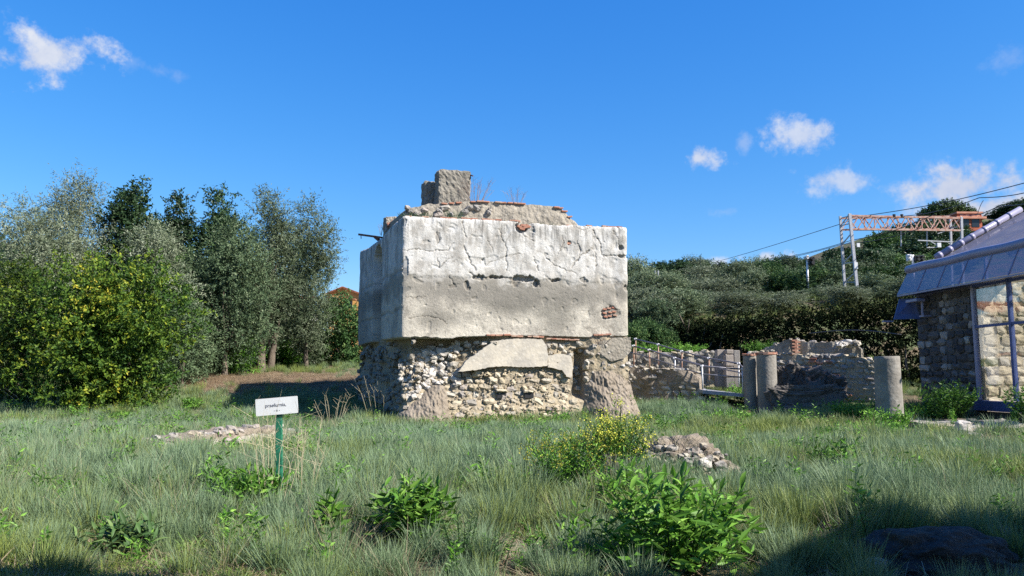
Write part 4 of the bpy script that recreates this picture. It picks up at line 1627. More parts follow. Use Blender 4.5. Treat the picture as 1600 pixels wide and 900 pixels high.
# ------------------------------------------------------------------ raised bed, slabs and rubble by the building
A, B = P(1348, 649, 27.8), P(1456, 667, 24.4)
rb_ = thing('raised_bed', 'low stone kerbed bed full of weeds before the stone building', 'raised bed', ((A.x + B.x) / 2, (A.y + B.y) / 2, 0))
mb = MB()
n = 26
g = []
C2 = P(1508, 662, 25.2)
for k in range(n + 1):
    f = k / n
    if f < .75:
        q = A.lerp(B, f / .75)
        dr = (B - A)
    else:
        q = B.lerp(C2, (f - .75) / .25)
        dr = (C2 - B)
    nn = Vector((dr.y, -dr.x, 0)).normalized()
    if nn.dot(-q) < 0:
        nn = -nn
    zt_ = q.z + .08 + .04 * noise.noise(Vector((k * .6, 2, 2)))
    o1 = .03 * noise.noise(Vector((k * .9, 5, 2)))
    g.append([q + nn * (.05 + o1) - Vector((0, 0, .75)), q + nn * (.03 + o1) - Vector((0, 0, .09)), q + nn * (.10 + o1) - Vector((0, 0, .08)), Vector((q.x, q.y, zt_)) + nn * .10, Vector((q.x, q.y, zt_ + .02)) - nn * .35, q - nn * .35 - Vector((0, 0, .5))])
mb.grid(g)
mb.build('kerb', PALE_SLAB, rb_)
mb = MB()
sp_ = [A + Vector((.2, .2, -.12)), B + Vector((.0, .4, -.12)), C2 + Vector((0, .3, -.08)), P(1530, 652, 26.5) + Vector((0, 0, -.1)), P(1420, 640, 29) + Vector((0, 0, -.1))]
mb.prism(sp_, (0, 0, -.5))
mb.build('bed_soil', MUD, rb_)
mb = MB()
p = P(1464, 672, 24.2)
mb.box((p.x, p.y, p.z - .2), (.42, .4, .62), .2)
mb.build('corner_stone', STONE, rb_, bevel=.05)

pv = thing('paved_floor', 'broken patch of pale paving stones below the blue beam', 'paving', P(1545, 668, 24))
mb = MB()
q = [P(1496, 676, 23.4), P(1572, 680, 22.4), P(1600, 662, 23.6), P(1570, 655, 25.2), P(1512, 657, 25.6)]
mb.prism(q, (0, 0, -.5))
mb.build('bedding', PALE_SLAB, pv)
for k in range(54):
    px, py = U(1505, 1585), U(656, 676)
    yd = 25.4 - (py - 656) / 20 * 2.2
    w = U(.22, .5)
    stone(pv, random.choice([STONE, STONE_GREY, STONE]), P(px, py, yd) + Vector((0, 0, -.02)), (w, w * .8, .14), (U(-.08, .08), U(-.08, .08), U(0, 3)))
for i, (a4, lab) in enumerate([([(1498, 681, 23.0), (1528, 690, 22.0), (1592, 692, 21.6), (1560, 680, 23.0)], 'nearer grey slate slab lying before the paving'), ([(1536, 679, 23.3), (1552, 684, 22.6), (1596, 690, 21.9), (1582, 682, 22.8)], 'narrow grey slate slab lying across the other slab')]):
    mb = MB()
    q = [P(*v) + Vector((0, 0, .02 + .06 * i)) for v in a4]
    mb.prism(q, (0, 0, -.07))
    o = mb.build('stone_slab', SLAB_GREY, bevel=.012)
    tag(o, lab, 'stone slab', 'grey slabs by the paving')
for i, (px, py, w) in enumerate([(1505, 666, .42), (1509, 676, .36), (1522, 684, .4)]):
    o = lump('white_rock', STONE_WHITE, P(px, py, 23.6 - i * .5), (w, w * .8, w * .75), 60 + i, 3)
    tag(o, ['white rock standing highest beside the raised bed corner', 'white rock between the bed corner and the slate slab', 'white rock lying on the edge of the slate slab'][i], 'rock', 'white rocks by the slabs')


# ================================================================== STONE BUILDING UNDER THE CLEAR ROOF
random.seed(301)
CF, CN = P(1431, 500, 31), P(1600, 500, 25.2)
CF.z = CN.z = 0
bd = (CN - CF).normalized()                # along the facade, from the far corner towards the camera
bn = Vector((bd.y, -bd.x, 0))              # outwards, to the left
bi = -bn
RZB = math.atan2(bd.y, bd.x)
LB = 7.3


def hb(px, py):
    return hit(px, py, CF, bd)


def BW(s, i, z):
    q = CF + bd * s + bi * i
    return Vector((q.x, q.y, z))


ZT = hb(1500, 404)[1]                      # middle of the gutter tube
ZL = hb(1520, 445)[1]                      # underside of the eaves sheet
sw0 = hb(1522, 520)[0]
ZB = hb(1560, 642)[1]
ZS = hb(1560, 626)[1]
bld = thing('stone_building', 'stone building under a clear lavender sheet roof with big glazed window', 'building', BW(3, 0, .1))
# stone wall: core and single blocks
mb = MB()
q = [BW(.0, .06, -.5), BW(sw0 - .05, .06, -.5), BW(sw0 - .05, .55, -.5), BW(.0, .55, -.5)]
mb.prism([Vector((p.x, p.y, -.5)) for p in q], (0, 0, ZL + .5))
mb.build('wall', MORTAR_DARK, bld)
z = .05
r = 0
while z < ZL - .1:
    h = U(.22, .34)
    s = .02
    while s < sw0 - .08:
        w = U(.25, .6) if s > .8 else (.7 if r % 2 else .45)
        w = min(w, sw0 - .06 - s)
        if w > .12 and z + h * .5 < ZL:
            m = random.choice([STONE_DARK] * 7 + [STONE_GREY])  # mostly darker stones: the facade's shade is put into their colour
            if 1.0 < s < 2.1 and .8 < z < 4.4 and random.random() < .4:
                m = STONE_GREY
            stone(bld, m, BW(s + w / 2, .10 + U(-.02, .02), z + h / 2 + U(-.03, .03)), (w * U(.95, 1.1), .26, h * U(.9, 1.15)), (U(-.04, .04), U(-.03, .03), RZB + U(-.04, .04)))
        s += w
    z += h
    r += 1
# glazing of the facade
posts = [sw0, hb(1579, 520)[0], LB - .06]
bars_z = [ZS, hb(1550, 508)[1], ZL]
for k, s in enumerate(posts):
    mb = MB()
    mb.box(BW(s, .05, (ZS + ZL) / 2), (.11, .12, ZL - ZS), RZB)
    mb.build('window_post', BLUE_PAINT if k else GUTTER, bld)
for z in bars_z[1:]:
    mb = MB()
    mb.box(BW((posts[0] + posts[-1]) / 2, .05, z - (.0 if z < 4 else .06)), (posts[-1] - posts[0] - .12, .09, .09), RZB)
    mb.build('window_bar', BLUE_PAINT, bld)
for k in range(2):
    for z0, z1 in zip(bars_z[:-1], bars_z[1:]):
        mb = MB()
        mb.box(BW((posts[k] + posts[k + 1]) / 2, .06, (z0 + z1) / 2), (posts[k + 1] - posts[k] - .12, .012, z1 - z0 - .1), RZB)
        mb.build('pane', GLASS, bld)
mb = MB()
mb.box(BW((posts[0] + LB) / 2 - .1, .05, (ZS + ZB) / 2 - .02), (LB - posts[0] + .2, .22, ZS - ZB), RZB)
mb.build('base_beam', BLUE_PAINT, bld)
mb = MB()
mb.box(BW((posts[0] + LB) / 2 - .1, .35, ZB / 2 - .3), (LB - posts[0] + .2, .5, ZB + .5), RZB)
mb.build('plinth', MORTAR_DARK, bld)
# inside: old walls seen through the glass
random.seed(33)


def inner_wall(s0, i0, s1, i1, z1, mats, core):
    a, b = BW(s0, i0, 0), BW(s1, i1, 0)
    d = (b - a).normalized()
    n = Vector((d.y, -d.x, 0))
    if n.dot(-a) < 0:
        n = -n
    L = (b - a).length
    mb = MB()
    q = [a, b, b - n * .5, a - n * .5]
    mb.prism([Vector((p.x, p.y, 0)) for p in q], (0, 0, z1))
    mb.build('inner_wall', core, bld)
    rz = math.atan2(d.y, d.x)
    z = .6
    while z < z1 - .1:
        h = U(.26, .4)
        s = 0
        while s < L:
            w = min(U(.35, .75), L - s)
            if w > .15:
                p = a + d * (s + w / 2)
                stone(bld, random.choice(mats), Vector((p.x, p.y, z + h / 2)) + n * .0, (w * .97, .12, h * .96), (0, 0, rz), 'inner_stone')
            s += w
        z += h


inner_wall(sw0 + .22, .14, sw0 + .1, 4.2, ZL + .1, [STONE_OCHRE, STONE_OCHRE, STONE], MORTAR)
mb = MB()
mb.prism([BW(.4, .6, ZB - .02), BW(LB, .6, ZB - .02), BW(LB, 5, ZB - .02), BW(.4, 5, ZB - .02)], (0, 0, -.5))
mb.build('inner_floor', MORTAR, bld)
mb = MB()
for k, (s, i) in enumerate([(posts[1] + .9, 1.3)]):
    mb.tube([BW(s, i, ZB), BW(s, i, ZL)], .06, 8)
mb.build('inner_pole', STEEL, bld, smooth=True)
# gutter tube
mb = MB()
mb.tube([BW(s, -.1, ZT + .02 * math.sin(s * 2)) for s in np.linspace(-.15, LB, 16)], .17, 12)
mb.build('gutter', GUTTER, bld, smooth=True)
# eaves sheets hanging outwards from the gutter
n = 6
for k in range(n):
    s0, s1 = -.1 + (LB + .1) * k / n, -.1 + (LB + .1) * (k + 1) / n - .03
    mb = MB()
    q = [BW(s0 - (.0 if k else .15), -.58, ZL + .02), BW(s1, -.58, ZL + .02), BW(s1, -.16, ZT - .1), BW(s0, -.16, ZT - .1)]
    mb.prism(q, bi * .02)
    mb.build('eaves_sheet', ROOF_SHEET, bld)
    mb = MB()
    mb.bar(BW(s1 + .015, -.6, ZL), BW(s1 + .015, -.17, ZT - .12), .035, .04)
    mb.build('eaves_rib', GUTTER, bld)
mb = MB()
mb.box(BW(LB / 2, -.57, ZL - .03), (LB + .3, .1, .06), RZB)
mb.build('eaves_rail', GUTTER, bld)
mb = MB()
mb.box(BW(LB / 2, -.28, ZL - .015), (LB, .46, .03), RZB)
mb.build('soffit', BLUE_PAINT, bld)
# main roof
Va, Vb = P(1466, 395, 30.2), P(1600, 321, 30.2)
slope = (Vb.z - Va.z) / (Vb.x - Va.x)
iv = (Va - BW(0, 0, 0)).dot(bi) + .3
zr = lambda i: Va.z - .20 + (i - iv) * slope
RI = 4.35
s_lo, s_hi = .5, LB
nb_ = 6
random.seed(71)
for k in range(nb_):
    s0, s1 = s_lo + (s_hi - s_lo) * k / nb_, s_lo + (s_hi - s_lo) * (k + 1) / nb_ - .03
    mb = MB()
    q = [BW(s0, .05, ZT + .12), BW(s1, .05, ZT + .12), BW(s1, iv - .03, zr(iv) - .03), BW(s0, iv - .03, zr(iv) - .03)]
    mb.prism(q, (0, 0, .015))
    mb.build('roof_sheet', ROOF_SHEET, bld)
    for i0, i1 in ((iv, 3.1), (3.13, RI)):
        mb = MB()
        q = [BW(s0, i0, zr(i0)), BW(s1, i0, zr(i0)), BW(s1, i1, zr(i1)), BW(s0, i1, zr(i1))]
        mb.prism(q, (0, 0, .015))
        mb.build('roof_sheet', ROOF_SHEET, bld)
for i in (iv, 2.1, 3.1, RI):
    mb = MB()
    mb.bar(BW(s_lo, i, zr(i) - .05), BW(s_hi, i, zr(i) - .05), .06, .07)
    mb.build('purlin', DARK_STEEL, bld)
for k in range(0, nb_ + 1, 2):
    s = s_lo + (s_hi - s_lo) * k / nb_ + .05
    mb = MB()
    mb.bar(BW(s, .2, zr(.2) - .2), BW(s, RI, zr(RI) - .2), .08, .14)
    mb.build('rafter', GUTTER, bld)
mb = MB()
va, vb = BW(s_lo - .1, iv - .1, zr(iv - .1) + .16), BW(s_lo - .1, RI, zr(RI) + .16)
mb.tube([va, vb], .125, 12)
mb.build('verge_tube', GUTTER, bld, smooth=True)
for f in (.02, .14, .27, .40, .55, .7, .85):
    mb = MB()
    p = va.lerp(vb, f)
    dd = (vb - va).normalized()
    mb.tube([p - dd * .02, p + dd * .14], .134, 12)
    mb.build('verge_clip', GUTTER, bld, smooth=True)
for i in (2.6, RI):
    mb = MB()
    mb.box(BW(s_lo + .1, i, (ZB + zr(i)) / 2 - .1), (.1, .1, zr(i) - ZB - .25), RZB)
    mb.build('gable_post', GUTTER, bld)
# louvre at the far corner
mb = MB()
a, b = BW(-.1, -.75, ZL - .2), BW(.0, -.2, ZL - .2)
mb.prism([BW(-.15, -.55, ZL - .15), BW(.25, -.2, ZL - .15), BW(.25, .0, ZL - .95), BW(-.2, -.8, ZL - .95)], bd * .05)
mb.build('corner_flap', BLUE_PAINT, bld)
mb = MB()
mb.box(BW(-.25, -1.0, ZL - 1.02), (.12, .4, .07), RZB)
mb.build('corner_bracket', GUTTER, bld)
# floodlight under the eaves
fl = thing('floodlight', 'pale rectangular floodlight under the eaves at the building corner', 'floodlight', BW(.9, -.35, ZL - .5))
mb = MB()
mb.box(BW(.75, -.45, ZL - .30), (.75, .34, .12), RZB)
mb.build('lamp_head', GUTTER, fl, bevel=.02)
mb = MB()
mb.tube([BW(.95, -.3, ZL - .34), BW(.95, -.3, ZL - .85)], .05, 8)
mb.box(BW(.95, -.2, ZL - .9), (.3, .3, .06), RZB)
mb.build('bracket', GUTTER, fl)
mb = MB()
pts = [P(1265 + k * 14.3, 521 - 6 * math.sin(k / 10 * 3.14) + k * .2, 36 - k * .45) for k in range(11)]
mb.tube(pts, .02, 5)
o = mb.build('cable', WIRE, smooth=True)
tag(o, 'thin pale cable slung from the building corner over the ruins', 'cable')

# ================================================================== RAILWAY
GA = 60.0


def gp(px, py, dy=0.0):
    return P(px, py, GA + dy)


gan = thing('railway_gantry', 'railway gantry of red oxide lattice beam on pale lattice legs', 'gantry', (gp(1324, 430).x, GA, zf(gp(1324, 430).x, GA)))
Ls = [(gp(1329, 337), gp(1502, 341)), (gp(1330.5, 358), gp(1502, 360)), (gp(1314, 341, 1.3), gp(1484, 338.5, 1.3)), (gp(1315, 359, 1.3), gp(1484, 358, 1.3))]
for a, b in Ls:
    mb = MB()
    mb.bar(a, b, .13, .13)
    mb.build('chord', TRUSS, gan)
for (t, b) in ((Ls[0], Ls[1]), (Ls[2], Ls[3])):
    n = 14
    for k in range(n):
        f0, f1 = k / n, (k + 1) / n
        mb = MB()
        if k % 2:
            mb.bar(t[0].lerp(t[1], f0), b[0].lerp(b[1], f1), .07, .07)
        else:
            mb.bar(b[0].lerp(b[1], f0), t[0].lerp(t[1], f1), .07, .07)
        mb.build('lattice_bar', TRUSS, gan)
    for k in range(0, n + 1, 3):
        mb = MB()
        mb.bar(t[0].lerp(t[1], k / n), b[0].lerp(b[1], k / n), .07, .07)
        mb.build('lattice_bar', TRUSS, gan)
for k in range(15):
    f = k / 14
    mb = MB()
    mb.bar(Ls[0][0].lerp(Ls[0][1], f), Ls[2][0].lerp(Ls[2][1], f), .06, .06)
    mb.bar(Ls[1][0].lerp(Ls[1][1], f), Ls[3][0].lerp(Ls[3][1], f), .06, .06)
    mb.build('cross_tie', TRUSS, gan)


def leg(px, ytop, px2, ybot, dy, w):
    a, b = gp(px, ytop, dy), gp(px2, ybot, dy)
    mb = MB()
    d = (b - a) / (b.z - a.z)
    zb = zf(b.x, GA + dy) - .3
    b2 = a + d * (zb - a.z)
    mb.bar(a, b2, w, w)
    mb.build('leg', STEEL, gan)
    return a, b2


l1 = leg(1327.5, 334, 1337, 429, 0, .2)
l2 = leg(1312.8, 338, 1318.5, 427, 1.3, .17)
l3 = leg(1502, 339, 1503, 373, 0, .16)
l4 = leg(1485, 342, 1486, 380, 1.3, .14)
for a, b in ((l1, l2), (l3, l4)):
    n = 9
    for k in range(n):
        mb = MB()
        mb.bar(a[0].lerp(a[1], k / n), b[0].lerp(b[1], (k if k % 2 else k + 1) / n), .07, .07)
        mb.build('leg_brace', STEEL, gan)
mb = MB()
mb.box(gp(1337, 415, -.15), (.26, .16, .5))
mb.build('number_plate', WHITE_METAL, gan)
mb = MB()
mb.box(gp(1341, 383, -.1), (.22, .1, .3))
mb.build('signal_plate', WHITE_METAL, gan)
mb = MB()
mb.bar(gp(1434, 375.5), gp(1489, 378), .06, .08)
mb.bar(gp(1452, 376), gp(1466, 384), .05, .06)
mb.bar(gp(1448, 387), gp(1466, 386.5), .05, .06)
mb.bar(gp(1465, 365), gp(1490, 357), .04, .05)
mb.build('cantilever_arm', STEEL, gan)
mb = MB()
mb.box(gp(1467, 383, -.05), (.28, .15, .34))
mb.build('signal_plate', WHITE_METAL, gan)
for px in (1408, 1448.5):
    mb = MB()
    mb.bar(gp(px, 359, .6), gp(px, 385, .6), .07, .07)
    mb.build('hanger', STEEL, gan)
for px in (1397, 1409):
    mb = MB()
    mb.tube([gp(px, 339), gp(px, 335)], .12, 8)
    mb.build('insulator', BLACK, gan)


def wire(pts, label):
    mb = MB()
    mb.tube(pts, .028, 5, False)
    o = mb.build('overhead_wire', WIRE, smooth=True)
    tag(o, label, 'overhead wire', 'overhead railway wires')


def catenary(knots):
    out = []
    for (a, b) in zip(knots[:-1], knots[1:]):
        for k in range(14):
            q = P(*a).lerp(P(*b), k / 14)
            q.z -= .25 * math.sin(math.pi * k / 14)
            out.append(q)
    out.append(P(*knots[-1]))
    return out


wire(catenary([(1060, 424, 130), (1355, 336.5, 60.5), (1660, 270, 42)]), 'highest overhead wire, crossing above the gantry beam')
wire(catenary([(1190, 408, 110), (1318, 381, 64), (1440, 356, 56)]), 'lowest overhead wire, running through the gantry legs')
wire(catenary([(1205, 404, 110), (1332, 375, 63), (1460, 335, 54)]), 'overhead wire just above the lowest one, through the gantry legs')
wire(catenary([(1408, 338, 60.5), (1530, 309, 50), (1660, 283, 42)]), 'second highest overhead wire, leaving the gantry beam insulator')
wire(catenary([(1500, 336, 58), (1560, 322, 50), (1660, 298, 42)]), 'overhead wire dipping behind the building roof verge')
mb = MB()
mb.tube([P(1527 + k * .8, 336 - k * 1.9 - 3 * math.sin(k / 12 * 3.14), 50) for k in range(13)], .02, 5, False)
o = mb.build('wire_dropper', WIRE)
tag(o, 'short curved dropper between the overhead wires above the red house', 'wire dropper')


def signal(px, py0, py1, yd, heads, label):
    b = P(px, py1, yd)
    root = thing('railway_signal', label, 'railway signal', (b.x, yd, zf(b.x, yd)), 'railway signals')
    k = yd / F
    mb = MB()
    mb.tube([Vector((b.x, yd, zf(b.x, yd) - .2)), P(px, py0, yd)], .09, 8)
    mb.build('post', WHITE_METAL, root, smooth=True)
    for hx, hy, w, h, m in heads:
        mb = MB()
        p = P(hx, hy, yd - .15)
        mb.box(p, (w * k, .25, h * k))
        o = mb.build('signal_head', m, root, bevel=.03)
        mb = MB()
        for j in (-.25, .25):
            mb.tube([p + Vector((0, -.12, j * h * k)), p + Vector((0, -.4, j * h * k))], w * k * .34, 8)
        mb.build('lamp_hood', m, o)


signal(1261, 401, 426, 64, [(1268, 408, 8, 13, BLACK), (1259.5, 402.5, 6, 4, WHITE_METAL)], 'small railway signal among the olive trees, between gantry and tower')
signal(1426, 398, 418, 58, [(1419.5, 403, 6, 11, WHITE_METAL), (1432, 404, 6, 10, BLACK), (1439, 404, 5, 10, BLACK)], 'railway signal with two dark heads just above the building gutter')
b = P(1026, 436, 66)
mb = MB()
for dx in (-.12, .12):
    mb.tube([Vector((b.x + dx, 66, zf(b.x, 66))), P(1026, 423, 66) + Vector((dx, 0, 0))], .06, 6)
o = mb.build('marker_post', STEEL)
tag(o, 'short twin grey post among trees right behind the tower', 'marker post')

# ================================================================== HOUSES
random.seed(88)


def roof_tiles(root, mat, corners, rows):
    """tile courses as ridged strips over a roof plane; corners: eave-left, eave-right, ridge-right, ridge-left"""
    a, b, c, d = [Vector(p) for p in corners]
    n = (b - a).cross(d - a).normalized()
    g = []
    m = rows * 4
    for i in range(m + 1):
        f = i / m
        off = n * (.06 + .05 * math.cos(i * math.pi / 2))
        g.append([a.lerp(b, f) + off, d.lerp(c, f) + off])
    mb = MB()
    mb.grid(g)
    mb.prism([a, b, c, d], -n * .12)
    return mb.build('roof', mat, root)


# red house on the hill
RY = 126
k = RY / F
a = P(1494, 352, RY)
rh = thing('red_house', 'red house on the hilltop beside the umbrella pine and palm', 'house', (P(1512, 360, RY).x, RY, P(1512, 372, RY).z))
zt = P(1512, 333.5, RY).z
x0, x1 = P(1496, 340, RY).x, P(1534, 340, RY).x
zb_ = P(1512, 376, RY).z
mb = MB()
mb.box(((x0 + x1) / 2, RY + 3, (zb_ + zt) / 2), (x1 - x0, 6, zt - zb_))
mb.build('wall', RED_WALL, rh)
mb = MB()
mb.box(((x0 + x1) / 2 + .1, RY + 2.9, P(1512, 340.5, RY).z), (x1 - x0 + .9, 6.6, .35))
mb.box(((x0 + x1) / 2, RY + 2.95, zt + .12), (x1 - x0 + .3, 6.3, .3))
mb.build('cornice', RED_TRIM, rh)
for px in (1502, 1511, 1520, 1528):
    p = P(px, 336.5, RY)
    mb = MB()
    mb.box((p.x, RY - .02, p.z), (.5, .12, .35))
    mb.build('parapet_opening', RED_TRIM, rh)
for px in (1508, 1524):
    p = P(px, 347, RY)
    mb = MB()
    pts = [Vector((p.x - .6, RY - .06, p.z - .8)), Vector((p.x + .6, RY - .06, p.z - .8))] + [Vector((p.x + .6 * math.cos(t), RY - .06, p.z + .25 + .6 * math.sin(t))) for t in np.linspace(0, math.pi, 9)]
    mb.prism(pts, (0, .12, 0))
    w = mb.build('window', DARK_GLASS, rh)
    mb = MB()
    mb.tube([Vector((p.x + .72 * math.cos(t), RY - .06, p.z + .25 + .72 * math.sin(t))) for t in np.linspace(0, math.pi, 11)], .08, 6)
    mb.build('window_arch', RED_TRIM, w)
# orange house left of the tower
OY = 118
oh = thing('orange_house', 'orange gabled house peeping over shrubs just left of the tower', 'house', (P(538, 460, OY).x, OY, 3.5))
pk, e0, e1 = P(536, 449.5, OY), P(512, 459.5, OY), P(572, 463, OY)
mb = MB()
mb.prism([Vector((e0.x + .15, OY, 3)), Vector((e1.x, OY, 3)), Vector((e1.x, OY, e1.z)), Vector((pk.x, OY, pk.z)), Vector((e0.x + .15, OY, e0.z))], (0, 9, 0))
mb.build('wall', ORANGE_WALL, oh)
for a, b in ((e0, pk), (pk, e1)):
    d = Vector((b.x - a.x, 0, b.z - a.z)).normalized()
    a2, b2 = (a - d * .5, b) if a is e0 else (a, b + d * .5)
    a2, b2 = Vector((a2.x, OY - .45, a2.z + .05)), Vector((b2.x, OY - .45, b2.z + .05))
    roof_tiles(oh, TILE_RED, [a2, a2 + Vector((0, 9.8, 0)), b2 + Vector((0, 9.8, 0)), b2], 40)
mb = MB()
p0, p1 = P(511, 466.5, OY - 1.2), P(556, 468, OY - 1.2)
mb.bar(p0, p1, 1.6, .22)
mb.build('lower_eaves', TILE_RED, oh)
for px in (522, 545):
    p = P(px, 474, OY)
    mb = MB()
    mb.box((p.x, OY, p.z), (1.1, .14, 1.3))
    mb.build('window', DARK_GLASS, oh)
# white house behind the olives
WY = 66
wh = thing('white_house', 'white house with a red tiled roof, seen through the olive trunks', 'house', (P(415, 530, WY).x, WY, 3.0))
x0, x1 = P(370, 500, WY).x, P(470, 500, WY).x
zt = P(420, 482, WY).z
mb = MB()
mb.box(((x0 + x1) / 2, WY + 3, (2 + zt) / 2), (x1 - x0, 6, zt - 2))
mb.build('wall', WHITE_WALL, wh)
roof_tiles(wh, TILE_RED, [(x1 + .4, WY - .5, zt + .02), (x0 - .4, WY - .5, zt + .02), (x0 - .4, WY + 3, zt + 1.3), (x1 + .4, WY + 3, zt + 1.3)][::-1], 26)
for px, w in ((388, .9), (409, .7), (436, 1.2), (458, .9)):
    p = P(px, 515, WY)
    mb = MB()
    mb.box((p.x, WY, p.z), (w, .12, 1.5))
    f = mb.build('window', WHITE_METAL, wh)
    mb = MB()
    mb.box((p.x, WY - .05, p.z), (w - .2, .08, 1.3))
    mb.build('pane', DARK_GLASS, f)
p = P(453, 494, WY - .6)
mb = MB()
mb.prism([p + Vector((-.9, 0, 0)), p + Vector((.9, 0, 0)), p + Vector((.9, .6, .5)), p + Vector((-.9, .6, .5))], (0, 0, .05))
mb.build('awning', TILE_RED, wh)

# ================================================================== SIGN
random.seed(5)
sg = G(436, 792)
yd = sg.y
sign = thing('info_sign', 'small white name plate on a green post standing in the grass', 'sign', sg)
TILT = math.atan2(5.5, 66)
c = P(432.5, 634.5, yd)
kx = yd / F
w, h = 65 * kx, 26 * kx
rx, rz_ = Vector((math.cos(TILT), 0, math.sin(TILT))), Vector((-math.sin(TILT), 0, math.cos(TILT)))
mb = MB()
pts = []
rr = .012
for sx, sz, a0 in ((1, 1, 0), (-1, 1, 90), (-1, -1, 180), (1, -1, 270)):
    for j in range(4):
        a = R(a0 + j * 30)
        pts.append(c + rx * (sx * (w / 2 - rr) + rr * math.cos(a)) + rz_ * (sz * (h / 2 - rr) + rr * math.sin(a)) + Vector((0, -.006, 0)))
mb.prism(pts, (0, .012, 0))
mb.build('plate', SIGN_WHITE, sign)
mb = MB()
pb, pt = Vector((sg.x, yd + .035, sg.z - .2)), P(435.5, 646, yd + .035)
mb.bar(pb, pt + Vector((0, 0, .1)), .085 * 1.0, .035, (0, 1, 0))
mb.build('post', SIGN_GREEN, sign, bevel=.006)


def text(body, size, px, py, name):
    cu = bpy.data.curves.new(name, 'FONT')
    cu.body = body
    cu.size = size
    cu.align_x = 'CENTER'
    cu.align_y = 'CENTER'
    cu.extrude = .0006
    tmp = bpy.data.objects.new(name, cu)
    C.objects.link(tmp)
    bpy.context.view_layer.update()
    me = bpy.data.meshes.new_from_object(tmp.evaluated_get(bpy.context.evaluated_depsgraph_get()))
    bpy.data.objects.remove(tmp)
    me.materials.clear()
    me.materials.append(INK)
    o = bpy.data.objects.new(name, me)
    link(o, sign, P(px, py, yd) + Vector((0, -.0075, 0)))
    o.rotation_euler = (R(90), -TILT, 0)
    return o


text('praefurnia,', .062, 431, 633, 'lettering')
text('- u -', .045, 433, 641, 'lettering')


# ================================================================== TREES
def trunk_mesh(name, mat, h, r, limbs, seed, lean=.0):
    rg = random.Random(seed)
    mb = MB()
    n = 7
    pts = [Vector((lean * (i / n) * h * .3 + rg.uniform(-.06, .06) * h * .2, rg.uniform(-.05, .05) * h * .2, -.25 + (h + .25) * i / n)) for i in range(n + 1)]
    mb.tube(pts, [r * (1.35 if i == 0 else 1 - .5 * i / n) for i in range(n + 1)], 8)
    for k, (x, y, z) in enumerate(limbs):
        i = rg.randint(3, n)
        a = pts[i]
        b = Vector((x, y, z))
        m1 = a.lerp(b, .35) + Vector((rg.uniform(-.2, .2), rg.uniform(-.2, .2), .12 * h * rg.random()))
        m2 = a.lerp(b, .7) + Vector((rg.uniform(-.15, .15), rg.uniform(-.15, .15), .05 * h))
        mb.tube([a, m1, m2, b], [r * .45, r * .28, r * .15, r * .05], 5)
    me = bpy.data.meshes.new(name)
    me.from_pydata([tuple(v) for v in mb.v], [], mb.f)
    me.polygons.foreach_set('use_smooth', [True] * len(me.polygons))
    me.materials.append(mat)
    return me


def make_tree(name, label, cat, loc, w, h, crown0, mat, M, n, twig, L, Wd, seed, prof=None, nb=9, up=.4, gap=.12, shell=.5, group=None, depth=None, trunk_r=None, blob=.30, twin=False, varshift=None, droop=0.0, crown_name='crown', lean=0, spread=.8):
    """crown0: share of the height at which the crown starts"""
    rg = random.Random(seed)
    root = thing(name, label, cat, loc, group)
    depth = depth or w
    prof = prof or (lambda f: math.sin(math.pi * min(1, max(0, .12 + .84 * f))) ** .7)
    blobs = []
    for k in range(nb):
        f = (k + .5) / nb
        z = h * (crown0 + (1 - crown0) * f)
        R_ = prof(f)
        for j in range(1 if f > .86 else 2):
            a = rg.uniform(0, 6.283)
            q = rg.uniform(.35, .75) if f < .86 else rg.uniform(0, .3)
            rb = w * blob * rg.uniform(.75, 1.2) * (.5 + .5 * R_)
            x = math.cos(a) * max(0, w / 2 * R_ - rb * .7) * q * 1.5
            y = math.sin(a) * max(0, depth / 2 * R_ - rb * .7) * q * 1.5
            zz = min(z, h - rb * .8)
            blobs.append((x, y, max(zz, h * crown0 + rb * .25), rb, rb * depth / w, rb * rg.uniform(.8, 1.15), rb ** 2))
    me = crown_mesh(crown_name, mat, blobs, M, n, twig, L, Wd, up, shell, gap, spread, seed, varshift, droop)
    link(bpy.data.objects.new(crown_name, me), root)
    tr = trunk_r or .035 * h ** .8
    limbs = [(b[0] * .8, b[1] * .8, b[2] - b[5] * .3) for b in blobs if rg.random() < .7][:12]
    tm = trunk_mesh('trunk', BARK, max(h * crown0, h * .25) * 1.05 + .2, tr, limbs, seed, lean)
    link(bpy.data.objects.new('trunk', tm), root)
    if twin:
        tm = trunk_mesh('trunk', BARK, h * crown0 + .5, tr * .85, limbs[:4], seed + 5, .5)
        o = bpy.data.objects.new('trunk', tm)
        link(o, root)
        o.location = (.42, .1, 0)
    return root


def tpx(px, ytop, ybase, wpx, yd):
    """plan position, height and width of a tree read off the photograph at depth yd"""
    x = P(px, ybase, yd).x
    z0 = zf(x, yd)
    return (x, yd, z0), P(px, ytop, yd).z - z0, wpx / F * yd


BUSHY = lambda f: (1 - abs(f - .42) ** 2.4 * 2.2) ** .6 if abs(f - .42) < .6 else .35
TALL = lambda f: .55 + .45 * math.sin(math.pi * (f * .85 + .05)) if f < .8 else .65 * (1 - f) / .2 + .2


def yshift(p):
    return -.15 + .20 * np.sin(p[:, 0] * 1.3 + 1) * np.sin(p[:, 2] * 1.7) + .16 * sst(-2.5, 1.0, -np.abs(p[:, 0] + .3) + .4 * p[:, 2] - 1.5) - .1 + .12 * (p[:, 1] < -1)


